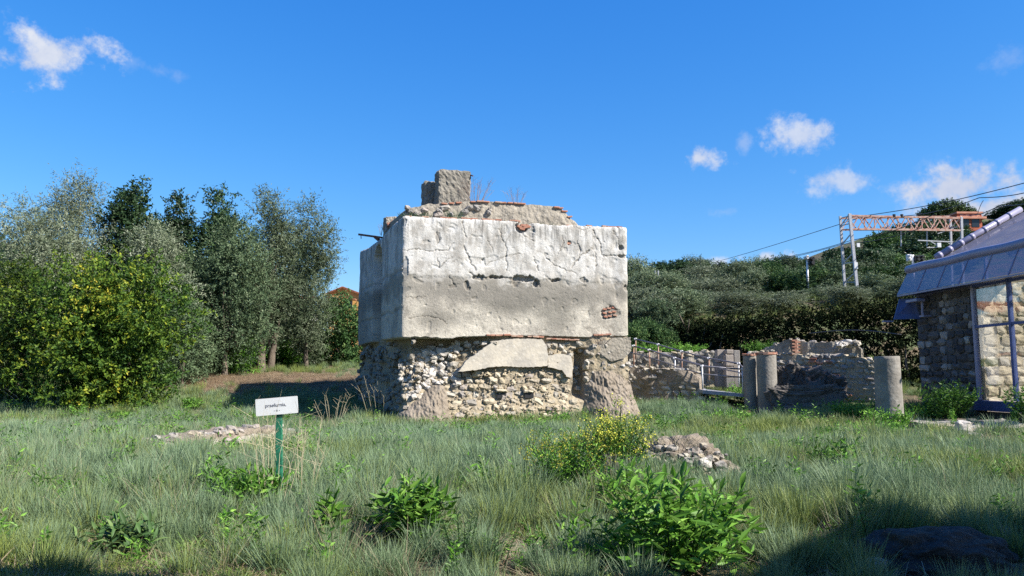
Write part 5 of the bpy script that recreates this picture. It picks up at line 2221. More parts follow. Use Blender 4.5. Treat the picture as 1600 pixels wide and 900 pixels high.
loc, h, w = tpx(178, 416, 612, 258, 33.5)
make_tree('bush', 'huge rounded bush with yellowing leaves, biggest on the meadow edge', 'bush', loc, w, h, .0, L_YELLOW, 3600, 15, .55, .16, .08, 3, BUSHY, 9, .25, .05, .42, depth=w * .8, trunk_r=.12, varshift=yshift, blob=.29)
loc, h, w = tpx(10, 405, 610, 150, 34.5)
make_tree('bush', 'dark green bush cut by the picture edge, beside the yellowing bush', 'bush', loc, w, h, .0, L_YELLOW, 1700, 14, .5, .14, .07, 4, BUSHY, 7, .25, .05, .42, trunk_r=.1, varshift=lambda p: -.16 + 0 * p[:, 0])
loc, h, w = tpx(30, 325, 600, 220, 39)
make_tree('olive_tree', 'broad silvery olive above the dark bush, outermost of the tree row', 'olive tree', loc, w, h, .25, L_SILVER, 2800, 15, .8, .17, .045, 5, None, 9, .45, .12, .5, 'olive trees by the meadow', droop=.25)
loc, h, w = tpx(108, 278, 600, 125, 42)
make_tree('olive_tree', 'tall feathery silvery tree rising behind the yellowing bush', 'olive tree', loc, w, h, .2, L_SILVER, 2400, 14, .9, .17, .045, 6, TALL, 10, .7, .2, .55, 'olive trees by the meadow', blob=.28)
loc, h, w = tpx(198, 288, 590, 96, 43)
make_tree('laurel_tree', 'darkest tall tree with a ragged top, behind the yellowing bush', 'tree', loc, w, h, .1, L_DARK, 2000, 16, .6, .19, .10, 7, TALL, 11, .5, .08, .5, 'dark evergreen trees', blob=.3)
loc, h, w = tpx(268, 306, 590, 62, 45)
make_tree('laurel_tree', 'narrow dark tree next right of the darkest tall tree', 'tree', loc, w, h, .1, L_DARK, 1600, 15, .6, .19, .09, 8, TALL, 11, .6, .1, .5, 'dark evergreen trees', blob=.34)
loc, h, w = tpx(332, 299, 590, 72, 46)
make_tree('laurel_tree', 'dark pointed tree behind the olives, nearest to the sunlit forked olive', 'tree', loc, w, h, .1, L_DARK, 1600, 15, .6, .19, .09, 9, TALL, 11, .6, .1, .5, 'dark evergreen trees', blob=.32)
loc, h, w = tpx(235, 355, 590, 110, 41)
make_tree('olive_tree', 'low silvery olive spraying over the top of the yellowing bush', 'olive tree', loc, w, h, .25, L_SILVER, 1800, 14, .9, .17, .045, 10, None, 8, .6, .15, .5, 'olive trees by the meadow', droop=.3)
loc, h, w = tpx(350, 345, 585, 130, 43)
make_tree('olive_tree', 'dense dull green olive between the dark trees and the forked olive', 'olive tree', loc, w, h, .06, L_GREY, 2400, 15, .7, .16, .055, 11, None, 9, .45, .08, .5, 'olive trees by the meadow')
loc, h, w = tpx(408, 300, 574, 88, 45.5)
make_tree('olive_tree', 'grey green olive with a forked trunk showing below its crown', 'olive tree', loc, w, h, .16, L_OLIVE, 2400, 14, .7, .16, .05, 12, TALL, 12, .6, .2, .5, 'olive trees by the meadow', trunk_r=.30, twin=True, blob=.30)
loc, h, w = tpx(478, 311, 568, 98, 47)
make_tree('olive_tree', 'airy grey olive nearest the tower, with thin branches against the sky', 'olive tree', loc, w, h, .08, L_OLIVE, 2300, 14, .7, .16, .05, 13, TALL, 12, .6, .24, .52, 'olive trees by the meadow', trunk_r=.16, blob=.27)
loc, h, w = tpx(448, 372, 575, 120, 50)
make_tree('olive_tree', 'green olive behind the forked olive, its foliage reaching the ground', 'olive tree', loc, w, h, .03, L_GREY, 2300, 15, .7, .16, .055, 29, None, 10, .45, .06, .48, 'olive trees by the meadow')
loc, h, w = tpx(300, 400, 590, 100, 44)
make_tree('olive_tree', 'dense green olive under the dark narrow tree, beside the grey green shrub', 'olive tree', loc, w, h, .03, L_GREY, 1900, 15, .7, .16, .055, 30, None, 9, .45, .06, .48, 'olive trees by the meadow')
loc, h, w = tpx(532, 461, 566, 80, 50)
make_tree('bush', 'glossy green bush squeezed between the airy olive and the tower', 'bush', loc, w, h, .0, L_SHRUB, 1100, 14, .5, .17, .10, 14, BUSHY, 6, .3, .05, .42)
loc, h, w = tpx(488, 505, 566, 60, 50.5)
make_tree('bush', 'low green bush at the foot of the airy olive', 'bush', loc, w, h, .0, L_SHRUB, 700, 13, .5, .17, .10, 15, BUSHY, 5, .3, .05, .42)
loc, h, w = tpx(345, 520, 582, 120, 44)
make_tree('bush', 'low bright green bramble thicket left of the forked olive', 'bush', loc, w, h, .0, L_GREEN, 900, 13, .5, .13, .075, 16, BUSHY, 5, .3, .05, .42, depth=w * .5)
loc, h, w = tpx(440, 538, 572, 70, 49)
make_tree('bush', 'small bright green bramble just right of the forked olive trunk', 'bush', loc, w, h, .0, L_GREEN, 600, 13, .4, .13, .075, 17, BUSHY, 4, .3, .05, .42, depth=w * .6)
loc, h, w = tpx(285, 470, 596, 90, 40)
make_tree('bush', 'grey green shrub between the yellowing bush and the bramble thicket', 'bush', loc, w, h, .0, L_GREY, 1100, 14, .6, .15, .055, 18, BUSHY, 6, .4, .05, .42)
# darker trees further back that close the gaps
bk = make_tree('background_tree', 'dark tree farther back, filling gaps behind the olive row', 'tree', (-19.5, 62, zf(-19.5, 62)), 5.5, 6.2, .05, L_SHRUB, 1300, 13, .8, .24, .13, 19, None, 8, .3, .05, .45, 'trees farther back behind the olive row')
for k, (x, y, s) in enumerate([(-33, 55, 1.25), (-28, 60, 1.3), (-24, 57, 1.2), (-20, 63, 1.15), (-40, 60, 1.4), (-36, 66, 1.5), (-16.8, 58, .9), (-46, 70, 1.6), (-30, 72, 1.4)]):
    dup(bk, (x, y, zf(x, y)), U(0, 6), (s, s, s * U(.9, 1.1)))

# --- the hedge bank along the railway
random.seed(9)
ha, hb_ = Vector((18.6, 36.5, 0)), Vector((9.0, 51.5, 0))
hedge = thing('hedge', 'long dark hedge bank shading the ruins below the railway', 'hedge', (12.6, 44, zf(12.6, 44)))
blobs = []
n = 44
for k in range(n):
    f = k / (n - 1)
    p = ha.lerp(hb_, f)
    z0 = zf(p.x, p.y)
    zt = (1 - f) * 5.35 + f * 4.75 + .25 * math.sin(k * 1.9) + U(-.15, .15)
    for j in range(3):
        zz = z0 + (zt - z0) * (.12 + .38 * j)
        r = .75 if j < 2 else .6
        blobs.append((p.x - 12.6 + U(-.25, .25) + (.5 if j == 2 else 0), p.y - 44 + U(-.2, .2), min(zz, zt - r * .9) - zf(12.6, 44), r * 1.15, r, r * U(.95, 1.2), 1))
        blobs.append((p.x - 12.6 + 1.3, p.y - 44 + U(-.2, .2), min(zz + .3, zt - r * .7) - zf(12.6, 44), r * 1.2, r, r, 1))


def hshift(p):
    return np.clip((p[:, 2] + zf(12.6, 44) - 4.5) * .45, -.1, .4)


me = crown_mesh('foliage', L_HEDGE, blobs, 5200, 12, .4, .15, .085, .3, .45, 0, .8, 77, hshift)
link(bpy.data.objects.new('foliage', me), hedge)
mb = MB()
for k in range(22):
    p = ha.lerp(hb_, (k + .5) / 22)
    z0 = zf(p.x, p.y)
    mb.tube([Vector((p.x, p.y, z0 - .2)), Vector((p.x + U(-.3, .3), p.y + U(-.3, .3), z0 + .9)), Vector((p.x + U(-.5, .5), p.y + U(-.5, .5), z0 + 1.9))], [.08, .06, .03], 5)
mb.build('stems', BARK, hedge)

# --- hillside trees
proto = []
for i, (mt, L_, W_, nm, lab, cat, grp) in enumerate([
        (L_OLIVE, .20, .07, 'hillside_olive', 'grey green olive crown on the wooded slope behind the dark hedge', 'olive tree', 'olives on the hillside'),
        (L_SILVER, .20, .07, 'hillside_olive', 'grey green olive crown on the wooded slope behind the dark hedge', 'olive tree', 'olives on the hillside'),
        (L_GREY, .20, .09, 'hillside_tree', 'dull green tree on the wooded slope behind the dark hedge', 'tree', 'green trees on the hillside'),
        (L_SHRUB, .22, .12, 'hillside_tree', 'dull green tree on the wooded slope behind the dark hedge', 'tree', 'green trees on the hillside'),
        (L_DARK, .24, .13, 'dark_hillside_tree', 'dark evergreen tree on the wooded slope behind the dark hedge', 'tree', 'dark trees on the hillside')]):
    proto.append((nm, lab, cat, grp, mt, L_, W_))
used = {}


def hill_tree(kind, px, ytop, yd, w, hmax=6.0):
    random.seed(int(px * 13 + yd * 7))
    x = P(px, 400, yd).x
    z0 = zf(x, yd)
    zt = P(px, ytop, yd).z
    h = min(max(zt - z0, 1.6), hmax)
    nm, lab, cat, grp, mt, L_, W_ = proto[kind]
    zone = 'on the hilltop' if yd > 108 else 'on the far skyline ridge' if yd > 86 else 'high on the wooded slope' if yd > 66 else 'on the lower slope above the dark hedge' if yd > 54 else 'in the thicket just behind the hedge'
    side = 'near the tower' if px < 1110 else 'amid the slope' if px < 1270 else 'towards the gantry'
    look = ['silvery grey olive', 'pale silvery olive', 'dull grey green tree', 'fresh green tree', 'dark evergreen tree'][kind]
    lab = look + ' ' + zone + ((', under the gantry beam' if px < 1400 else ', left of the red house' if px < 1470 else ', close by the pine' if px < 1520 else ', right of the red house') if yd > 108 else ', ' + side)
    grp = lab.replace('olive', 'olives').replace(' tree ', ' trees ')
    if kind not in used:
        used[kind] = make_tree(nm, lab, cat, (x, yd, zt - h), 4.6, 4.6, .12, mt, 1300, 12, .55, L_, W_, 40 + kind, None, 7, .4, .05, .4, grp, blob=.27)
        r = used[kind]
        r.scale = (w / 4.6, w / 4.6, h / 4.6)
        return r
    return dup(used[kind], (x, yd, zt - h), U(0, 6.28), (w / 4.6, w / 4.6 * U(.9, 1.1), h / 4.6), lab, grp)


random.seed(55)
skyline = [(985, 424), (1005, 420), (1030, 412), (1060, 409), (1078, 404), (1100, 408), (1130, 414), (1160, 410), (1182, 405), (1205, 410), (1225, 402), (1245, 407), (1275, 409), (1300, 396), (1330, 398), (1360, 394), (1380, 392)]
for k, (px, yt) in enumerate(skyline):
    hill_tree([4, 2, 4, 4, 0, 2, 4, 2, 0, 4, 2, 4, 3, 4, 2, 4, 2][k], px, yt, 92 + (k % 3) * 4, U(4.6, 6.0), 8)
for row, (yd, y0, y1, w0) in enumerate([(82, 420, 410, 5.6), (68, 436, 424, 5.2), (57, 458, 444, 4.6)]):
    step = 46
    px = 986 + row * 9
    while px < 1445:
        f = (px - 986) / 460
        yt = y0 + (y1 - y0) * f + U(-11, 9)
        kd = random.choice([0, 1, 1, 0, 2, 0, 3, 1])
        if 1296 < px < 1350 and yd < 64:
            yt = max(yt, 432)
        if abs(px - 1261) < 14 and yd < 64:
            yt = max(yt, 424)
        if abs(px - 1430) < 16 and yd < 60:
            yt = max(yt, 418)
        hill_tree(kd, px + U(-9, 9), yt, yd + U(-4, 4), w0 * U(.7, 1.25), 6)
        random.seed(int(px * 3 + yd))
        px += step * U(.8, 1.2)
# nearer shrubs just right of the tower
for kd, px, yt, yd, w, h in [(1, 1000, 452, 52, 3.2, 5), (2, 1022, 470, 50, 3, 4), (1, 1040, 462, 53, 3.2, 5), (3, 1000, 500, 48, 2.2, 2.2), (3, 1024, 506, 47.5, 2, 2), (2, 1046, 496, 50, 2.6, 3), (3, 985, 508, 47, 2, 2)]:
    hill_tree(kd, px, yt, yd, w, h)
# dark trees and pine on the crown of the hill
for px, yt, yd, w, h in [(1318, 392, 100, 8, 7), (1338, 396, 99, 7, 6), (1350, 398, 104, 8, 7), (1378, 394, 104, 8, 8), (1412, 386, 106, 8, 8), (1440, 380, 106, 8, 8), (1425, 400, 98, 7, 7), (1395, 404, 96, 7, 7), (1362, 410, 94, 7, 6), (1470, 364, 112, 8, 8), (1490, 366, 112, 8, 8), (1420, 366, 120, 8, 8), (1445, 356, 128, 8, 8), (1462, 347, 127, 8, 8), (1476, 350, 127, 7, 8), (1486, 352, 124, 7, 7), (1385, 368, 118, 8, 9), (1410, 356, 122, 8, 10), (1432, 352, 125, 8, 10), (1455, 348, 126, 8, 10), (1395, 385, 112, 8, 8), (1440, 372, 116, 9, 8), (1478, 352, 122, 9, 8), (1540, 352, 132, 7, 5), (1555, 348, 136, 8, 5), (1565, 345, 138, 8, 6), (1500, 372, 128, 9, 7), (1530, 366, 130, 9, 7), (1460, 380, 112, 9, 8), (1595, 318, 140, 8, 8), (1610, 312, 142, 9, 9), (1580, 330, 142, 9, 8)]:
    hill_tree(4 if px % 2 == 0 or px > 1500 else 3, px, yt, yd, w, h)
pd = 132
x = P(1480, 330, pd).x
z0 = zf(x, pd)
zt = P(1480, 316, pd).z
pine = thing('umbrella_pine', 'green domed umbrella pine on the hilltop beside the red house', 'pine tree', (x, pd, z0))
hh = zt - z0
bl = [((px - 1480) / F * pd, 0, hh - (yy - 316) / F * pd, r, r, r * .55, r) for px, yy, r in [(1480, 324, 2.0), (1466, 329, 1.9), (1495, 328, 1.9), (1453, 335, 1.6), (1508, 334, 1.5), (1478, 333, 2.4), (1445, 339, 1.1), (1516, 338, 1.0)]]
link(bpy.data.objects.new('crown', crown_mesh('crown', L_PINE, bl, 1500, 12, .5, .26, .16, .5, .4, 0, .8, 91)), pine)
link(bpy.data.objects.new('trunk', trunk_mesh('trunk', BARK, hh - 1.5, .35, [b[:3] for b in bl], 3)), pine)
# palm by the red house
pd = 137
b = P(1513, 330, pd)
palm = thing('palm_tree', 'small palm tree behind the roof of the red house', 'palm tree', (b.x, pd, zf(b.x, pd)))
mb = MB()
mb.tube([Vector((b.x, pd, zf(b.x, pd))), Vector((b.x, pd, b.z))], [.28, .2], 8)
mb.build('trunk', BARK, palm)
for k in range(13):
    a = k / 13 * 6.283
    e = U(-.2, .9)
    mb = MB()
    L_ = 1.5
    pts = [b + Vector((math.cos(a) * L_ * t * math.cos(e), math.sin(a) * L_ * t * math.cos(e), L_ * t * math.sin(e) - .7 * t * t)) for t in np.linspace(0, 1, 6)]
    g = []
    sd = Vector((-math.sin(a), math.cos(a), 0))
    for i, p in enumerate(pts):
        ww = .28 * math.sin(math.pi * (.15 + .85 * i / 6)) + .02
        g.append([p - sd * ww - Vector((0, 0, ww * .4)), p, p + sd * ww - Vector((0, 0, ww * .4))])
    mb.grid(g)
    mb.build('frond', L_DARK, palm)


# ================================================================== PLANTS IN THE FIELD
def leaf_proto(name, mat, L, Wd, i):
    """a broad pointed leaf folded along its midrib"""
    rg = random.Random(i)
    mb = MB()
    g = []
    for t, ww in ((0, .05), (.25, .8), (.5, 1), (.75, .7), (1, .03)):
        z = .10 * L * math.sin(t * 2.2) - .16 * L * t * t * rg.uniform(.4, 1.6)
        hw = Wd / 2 * ww
        g.append([(-hw, t * L, z + hw * .35), (0, t * L, z), (hw, t * L, z + hw * .35)])
    mb.grid(g)
    me = bpy.data.meshes.new(name)
    me.from_pydata([tuple(v) for v in mb.v], [], mb.f)
    me.attributes.new('var', 'FLOAT', 'FACE').data.foreach_set('value', [rg.uniform(.25, .95)] * len(me.polygons))
    me.polygons.foreach_set('use_smooth', [True] * len(me.polygons))
    me.materials.append(mat)
    return me


CLEAR = []


def leafy_plant(name, label, cat, loc, stems, height, spread, L, Wd, per, mat, seed, group=None, single=True, flower=0, up0=.75, stem_mat=None, fill=0):
    """stems carrying spiralling leaves; each leaf an object of its own when they can be picked apart"""
    rg = random.Random(seed)
    root = thing(name, label, cat, loc, group)
    lv = [leaf_proto('leaf', mat, L, Wd, seed * 10 + i) for i in range(7)]
    mb = MB()
    batch_p, batch_a, batch_l = [], [], []
    fl_p, fl_a = [], []
    base = Vector(loc)
    for k in range(stems):
        a = rg.uniform(0, 6.283)
        sp = spread * math.sqrt(rg.random())
        foot = base + Vector((math.cos(a) * sp * .35, math.sin(a) * sp * .35, -.05))
        h = height * rg.uniform(.6, 1.0) * (1 - .3 * sp / max(spread, .01))
        tip = base + Vector((math.cos(a) * sp, math.sin(a) * sp, h))
        mid = foot.lerp(tip, .5) + Vector((0, 0, h * .1))
        mb.tube([foot, mid, tip], [.009, .007, .003], 4, False)
        for j in range(per):
            t = .18 + .82 * (j + rg.random() * .6) / per
            p = foot.lerp(mid, t * 2) if t < .5 else mid.lerp(tip, min(1, t * 2 - 1))
            b = j * 2.4 + rg.random()
            el_ = rg.uniform(.15, .7) + (.6 if t > .9 else 0)
            s = (1.1 - .55 * abs(t - .45) * 1.3) * rg.uniform(.75, 1.15)
            if single:
                o = bpy.data.objects.new('leaf', lv[rg.randrange(7)])
                link(o, root, p)
                o.rotation_euler = (el_, rg.uniform(-.4, .4), b)
                o.scale = (s, s, s)
            else:
                batch_p.append(p - base)
                batch_a.append((-math.sin(b) * math.cos(el_), math.cos(b) * math.cos(el_), math.sin(el_)))
                batch_l.append(L * s)
        for j in range(flower):
            q = tip + Vector((rg.gauss(0, .07), rg.gauss(0, .07), rg.uniform(-.16, .10)))
            mb.tube([tip - Vector((0, 0, .18)), q], [.003, .002], 3, False)
            for m in range(6):
                fl_p.append(q - base + Vector((rg.gauss(0, .03), rg.gauss(0, .03), rg.gauss(0, .03))))
                fl_a.append((rg.gauss(0, 1), rg.gauss(0, 1), rg.gauss(.6, .8)))
    for j in range(fill):
        a = rg.uniform(0, 6.283)
        sp = spread * 1.05 * math.sqrt(rg.random())
        batch_p.append(Vector((math.cos(a) * sp, math.sin(a) * sp, height * rg.uniform(.12, .8) * (1 - .35 * sp / spread))))
        b, el_ = rg.uniform(0, 6.283), rg.uniform(-.1, .7)
        batch_a.append((-math.sin(b) * math.cos(el_), math.cos(b) * math.cos(el_), math.sin(el_)))
        batch_l.append(L * rg.uniform(.6, 1))
    CLEAR.append((loc[0], loc[1] - spread * .35, max(.2, spread * 1.0)))
    mb.build('stems', stem_mat or L_SHRUB, root)
    if batch_p:
        rgn = np.random.default_rng(seed)
        v = leaf_quads(np.array([tuple(p) for p in batch_p]), unit(np.array(batch_a)), np.array(batch_l), Wd * np.array(batch_l) / L, rgn)
        n = len(batch_p)
        me = np_mesh('leaves', v, np.arange(n * 4), np.full(n, 4), mat, False, {'var': np.clip(rgn.normal(.55, .25, n), 0, 1)})
        o = link(bpy.data.objects.new('leaves', me), root)
        o['kind'] = 'stuff'
    if fl_p:
        rgn = np.random.default_rng(seed + 1)
        n = len(fl_p)
        v = leaf_quads(np.array([tuple(p) for p in fl_p]), unit(np.array(fl_a)), .028, .02, rgn)
        me = np_mesh('flowers', v, np.arange(n * 4), np.full(n, 4), L_FLOWER, False, {'var': rgn.uniform(0, 1, n)})
        o = link(bpy.data.objects.new('flowers', me), root)
        o['kind'] = 'stuff'
    return root


gp_ = lambda px, py: tuple(G(px, py))
leafy_plant('leafy_bush', 'bright broad leaved bush in the grass, front and centre, low and round', 'plant', gp_(645, 848), 27, .74, .40, .19, .052, 11, L_GREEN, 3, fill=260)
leafy_plant('leafy_bush', 'tall dense broad leaved bush, the largest green plant in front', 'plant', gp_(1058, 898), 27, 1.05, .58, .20, .056, 11, L_GREEN, 4, fill=520)
leafy_plant('leafy_bush', 'slender leafy shoot rising from the right of the largest bush', 'plant', gp_(1125, 868), 4, .95, .12, .17, .042, 14, L_GREEN, 5)
leafy_plant('leafy_bush', 'spreading leafy shoots behind the largest bush, below the rubble mound', 'plant', gp_(985, 812), 20, .85, .45, .17, .042, 11, L_GREEN, 6, fill=160)
leafy_plant('leaf_rosette', 'dark green rosette of long leaves low in the grass, shaded corner', 'plant', gp_(180, 878), 20, .42, .42, .19, .045, 9, L_SHRUB, 7)
leafy_plant('flowering_bush', 'yellow flowering bush upright beside the rubble mound', 'plant', gp_(965, 768), 60, 1.3, .5, .12, .024, 22, L_GREEN, 8, 'yellow flowering bushes', False, 5)
leafy_plant('flowering_bush', 'yellow flowering bush leaning away from the mound, thinner and lower', 'plant', gp_(892, 774), 46, 1.1, .62, .12, .024, 20, L_GREEN, 9, 'yellow flowering bushes', False, 4)
leafy_plant('flowering_bush', 'small yellow flowering stems low at the edge of the flowering bushes', 'plant', gp_(866, 766), 18, .55, .40, .10, .022, 10, L_GREEN, 10, 'yellow flowering bushes', False, 4)
for i, (px, py, st, h, sp, lab) in enumerate([
        (1312, 752, 26, .55, .62, 'patch of bright weeds in the open grass right of the mound'), (1290, 702, 14, .45, .5, 'smaller patch of bright weeds behind the open grass patch'),
        (1140, 668, 26, .6, 1.0, 'spreading bright weeds in far grass between tower and columns'), (1125, 690, 10, .5, .5, 'thin tuft of bright weeds nearer than the spreading weeds'),
        (1368, 684, 30, .42, 1.1, 'bank of bright weeds along the near side of the raised bed'), (1340, 668, 26, .8, 1.0, 'bright weeds at the far end of the raised bed'),
        (1405, 698, 16, .32, .7, 'bright weeds before the raised bed corner stone'), (1395, 652, 30, .7, .9, 'weeds growing round the foot of the single column'),
        (1450, 655, 22, .55, .8, 'low weeds inside the raised bed'), (1482, 662, 46, 1.15, 1.1, 'big leafy weed clump in the raised bed before the stone wall'),
        (1590, 690, 30, 1.1, .8, 'leafy weed clump under the blue beam beside the paving'), (1335, 648, 22, .7, .9, 'weeds between the single column and the fallen lumps'),
        (180, 700, 22, .5, .7, 'bright weed patch in the pale grass below the yellowing bush'), (195, 662, 16, .45, .7, 'small bright weeds before the brown path edge'),
        (300, 640, 12, .5, .5, 'bright weed tuft at the near edge of the brown path'), (420, 668, 26, .55, 1.0, 'weeds growing behind the sign plate on the wall remains'),
        (560, 690, 22, .5, .8, 'green weeds right of the sign before the tower corner'), (320, 672, 14, .4, .8, 'green weeds along the top of the low wall remains'),
        (1165, 630, 20, .8, 1.0, 'weeds before the twin columns'), (1080, 632, 16, .6, .9, 'weeds at the foot of the ramp wall'),
        (1120, 603, 18, .7, .8, 'dark weeds under the handrail end'), (385, 810, 24, .55, .5, 'bright narrow leaved weeds left of the sign post foot'),
        (875, 618, 8, 1.4, .18, 'slim green shoot against the foot of the tower wall'), (515, 862, 5, .55, .12, 'single leafy stalk right of the sign post foot'), (1065, 556, 30, .5, 1.6, 'weeds along the top of the terrace wall behind the handrails'), (1010, 556, 20, .5, 1.0, 'weeds on the terrace close behind the tower edge'), (1190, 545, 26, .6, 1.4, 'bright weeds on the slope behind the twin columns')]):
    p = gp_(px, py)
    if i in (24, 25, 26):
        q_ = P(px, py, 41.5)
        p = (q_.x, 41.5, max(zf(q_.x, 41.5), P(px, 549, 41.5).z - .1))
    if i in (7, 8, 9, 11):
        p = (P(px, py, 27.4).x, 27.4, zf(P(px, py, 27.4).x, 27.4) + .1)
    if i == 7:
        q_ = P(1388, 640, 24.7)
        p = (q_.x, 24.7, zf(q_.x, 24.7))
    if i == 10:
        p = (P(px, py, 24.8).x, 24.0, .25)
    leafy_plant('weed_clump', lab, 'weeds', p, int(st * 1.7), h * 1.3, sp, .18, .06, 13, L_GREEN, 20 + i, 'weed clumps in the grass', False)
# tall spires in the bed and upright stalks in front
for i, (px, py, hh, lab) in enumerate([(1463, 655, 1.9, 'taller leafy spire rising from the big weed clump'), (1506, 655, 1.7, 'shorter leafy spire beside the stone wall, near the blue beam')]):
    leafy_plant('weed_spire', lab, 'weeds', (P(px, py, 27).x, 27, zf(P(px, py, 27).x, 27)), 2, hh * 1.15, .08, .16, .04, 26, L_SHRUB, 60 + i, 'leafy spires in the raised bed', False)
for i, (px, py, h, n, lab) in enumerate([(722, 888, .62, 10, 'dark upright leafy stalks in the middle foreground'), (770, 895, .5, 6, 'lower dark leafy stalks right of the upright ones'), (1372, 868, .55, 3, 'dark branching stalk at the edge of the shade'), (1250, 872, .42, 6, 'low dark stalks at the shade edge, right of the largest bush')]):
    leafy_plant('leafy_stalks', lab, 'plant', gp_(px, py), n, h, .26, .055, .012, 26, L_SHRUB, 70 + i, 'leafy stalks in front', False)


def dry_stalks(label, loc, n, h, spread, seed, group='dry stalks', branch=3, mat=None, r=.006):
    rg = random.Random(seed)
    root = thing('dry_plant', label, 'dry plant', loc, group)
    mb = MB()
    b = Vector(loc)
    for k in range(n):
        a = rg.uniform(0, 6.283)
        s = spread * math.sqrt(rg.random())
        hh = h * rg.uniform(.55, 1)
        p0 = b + Vector((math.cos(a) * s * .4, math.sin(a) * s * .4, -.05))
        p2 = b + Vector((math.cos(a) * s * 1.2, math.sin(a) * s, hh))
        p1 = p0.lerp(p2, .55) + Vector((rg.uniform(-.05, .05), rg.uniform(-.05, .05), hh * .1))
        mb.tube([p0, p1, p2], [r, r * .8, r * .4], 4, False)
        for j in range(branch):
            q = p1.lerp(p2, rg.random())
            mb.tube([q, q + Vector((rg.gauss(0, .12), rg.gauss(0, .12), rg.uniform(.03, .22))) * h], [r * .5, r * .25], 3, False)
    mb.build('stalks', mat or L_DRY, root)
    return root


dry_stalks('pale dry stalks against the dark shaded tower corner', gp_(595, 664), 20, 1.9, 1.0, 1, r=.014, branch=3)
dry_stalks('bent dry stalks in the shaded grass between sign and tower', gp_(520, 668), 12, 1.3, .9, 2, r=.012, branch=3)
dry_stalks('pale dry grass stalks before the yellowing bush, left part', gp_(70, 640), 26, 1.6, 1.7, 3, r=.009, branch=2)
dry_stalks('pale dry grass stalks before the yellowing bush, right part', gp_(115, 634), 16, 1.5, .9, 4, r=.009, branch=2)
dry_stalks('arching seed stalks crossing the sign plate', tuple(Vector(gp_(430, 800)) + Vector((0, -.15, 0))), 14, 1.28, .40, 5, r=.004, branch=5)
dry_stalks('arching seed stalks right behind the sign', tuple(Vector(gp_(468, 790)) + Vector((0, .1, 0))), 12, 1.2, .42, 6, r=.004, branch=5)
dry_stalks('brown dead stalks among grey grass left of the bright bush', gp_(588, 850), 18, .3, .3, 7, r=.004)
dry_stalks('brown dead brush on the rubble mound', tuple(mc + Vector((-.1, .15, .42))), 60, .36, .55, 8, r=.004)
# on top of the tower
TWIG = m_plain('dead twig', (.34, .25, .20), .9, .1, 9)
p = TW(*[hm(752, 312)[0], MT + .8, hm(752, 313)[1]])
dry_stalks('reddish dry shrub on the tower top beside the big concrete pier', tuple(p), 34, 1.05, .75, 11, 'dry shrubs on the tower top', 4, TWIG, .007)
p = TW(*[hm(815, 316)[0], MT + .6, hm(815, 316)[1]])
dry_stalks('thin dry shrub alone on the tower top, farther from the piers', tuple(p), 20, .8, .6, 12, 'dry shrubs on the tower top', 3, TWIG, .006)
p = P(596, 366, 33.8)
dry_stalks('tiny dry shrub beside the iron beam', tuple(p), 9, .5, .22, 13, 'dry shrubs on the tower top', 3, TWIG, .006)
for i, (px, py, hh, lab) in enumerate([(672, 333, .35, 'grey green weeds before the smaller concrete pier'), (722, 334, .5, 'grey green weeds below the big concrete pier'), (868, 351, .3, 'weeds on the ledge at the worn end of the roof'), (845, 350, .22, 'small weeds near the brick filled notch'), (650, 330, .22, 'short weeds at the roof corner over the shaded side')]):
    s, z = hf(px, py)
    leafy_plant('roof_weed', lab, 'weeds', tuple(TW(s, .6 if py > 340 else .9, z - .1)), 26, hh, .55, .10, .014, 9, L_GREY, 90 + i, 'weeds on the tower top', False)
s, z = hf(938, 536)
dry_stalks('dead brown tuft hanging under the upper wall of the tower', tuple(TW(s, -.0, z)), 40, .4, .55, 15, 'dry shrubs on the tower top', 3, TWIG, .005)

# ================================================================== GRASS
random.seed(77)
gm = [blades_mesh('tuft', GRASS, 62, .15, .20, .66, .0072, .36, s) for s in range(6)]
gm2 = [blades_mesh('tuft', GRASS, 80, .25, .22, .64, .013, .3, s + 20) for s in range(5)]
sm_ = [blades_mesh('tuft', STRAW, 34, .14, .3, .78, .0035, .5, s + 40) for s in range(4)]
dm = [blades_mesh('tuft', STRAW, 40, .24, .03, .10, .005, 2.6, s + 60) for s in range(4)]
cm = [blades_mesh('tuft', COVER, 60, .16, .03, .11, .013, 1.0, s + 80) for s in range(4)]


CLEAR.append((sg.x, sg.y - .22, .34))


def in_poly(x, y, poly):
    c = np.zeros(len(x), bool)
    n = len(poly)
    for i in range(n):
        x0, y0 = poly[i]
        x1, y1 = poly[(i + 1) % n]
        k = ((y0 > y) != (y1 > y)) & (x < (x1 - x0) * (y - y0) / (y1 - y0 + 1e-12) + x0)
        c ^= k
    return c


tw_poly = [tuple(TW(s, t, 0))[:2] for s, t in ((.5, .35), (WF - .1, .2), (WF, WL_), (.3, WL_))]
bl_poly = [tuple(BW(s, i, 0))[:2] for s, i in ((-.3, -.1), (14, -.1), (14, 20), (-.3, 20))]
bed_poly = [(A_.x, A_.y) for A_ in (P(1348, 649, 27.8), P(1456, 667, 24.4), P(1508, 662, 25.2), P(1620, 660, 25), P(1400, 630, 31))] + []
bed_front = [(q_.x, q_.y) for q_ in (P(1340, 652, 28.5), G(1352, 676), G(1452, 694), G(1500, 706), G(1610, 712), P(1640, 660, 25), P(1400, 640, 30))]
lw_a, lw_b = G(238, 716), G(476, 688)


def field(n, y0, y1, margin=2.0, power=1.0):
    """points over the wedge of ground in view, denser where the picture shows it larger"""
    y = y0 + (y1 - y0) * rng.uniform(0, 1, n) ** power
    x = (rng.uniform(-1, 1, n)) * (y * .66 + margin)
    return x, y


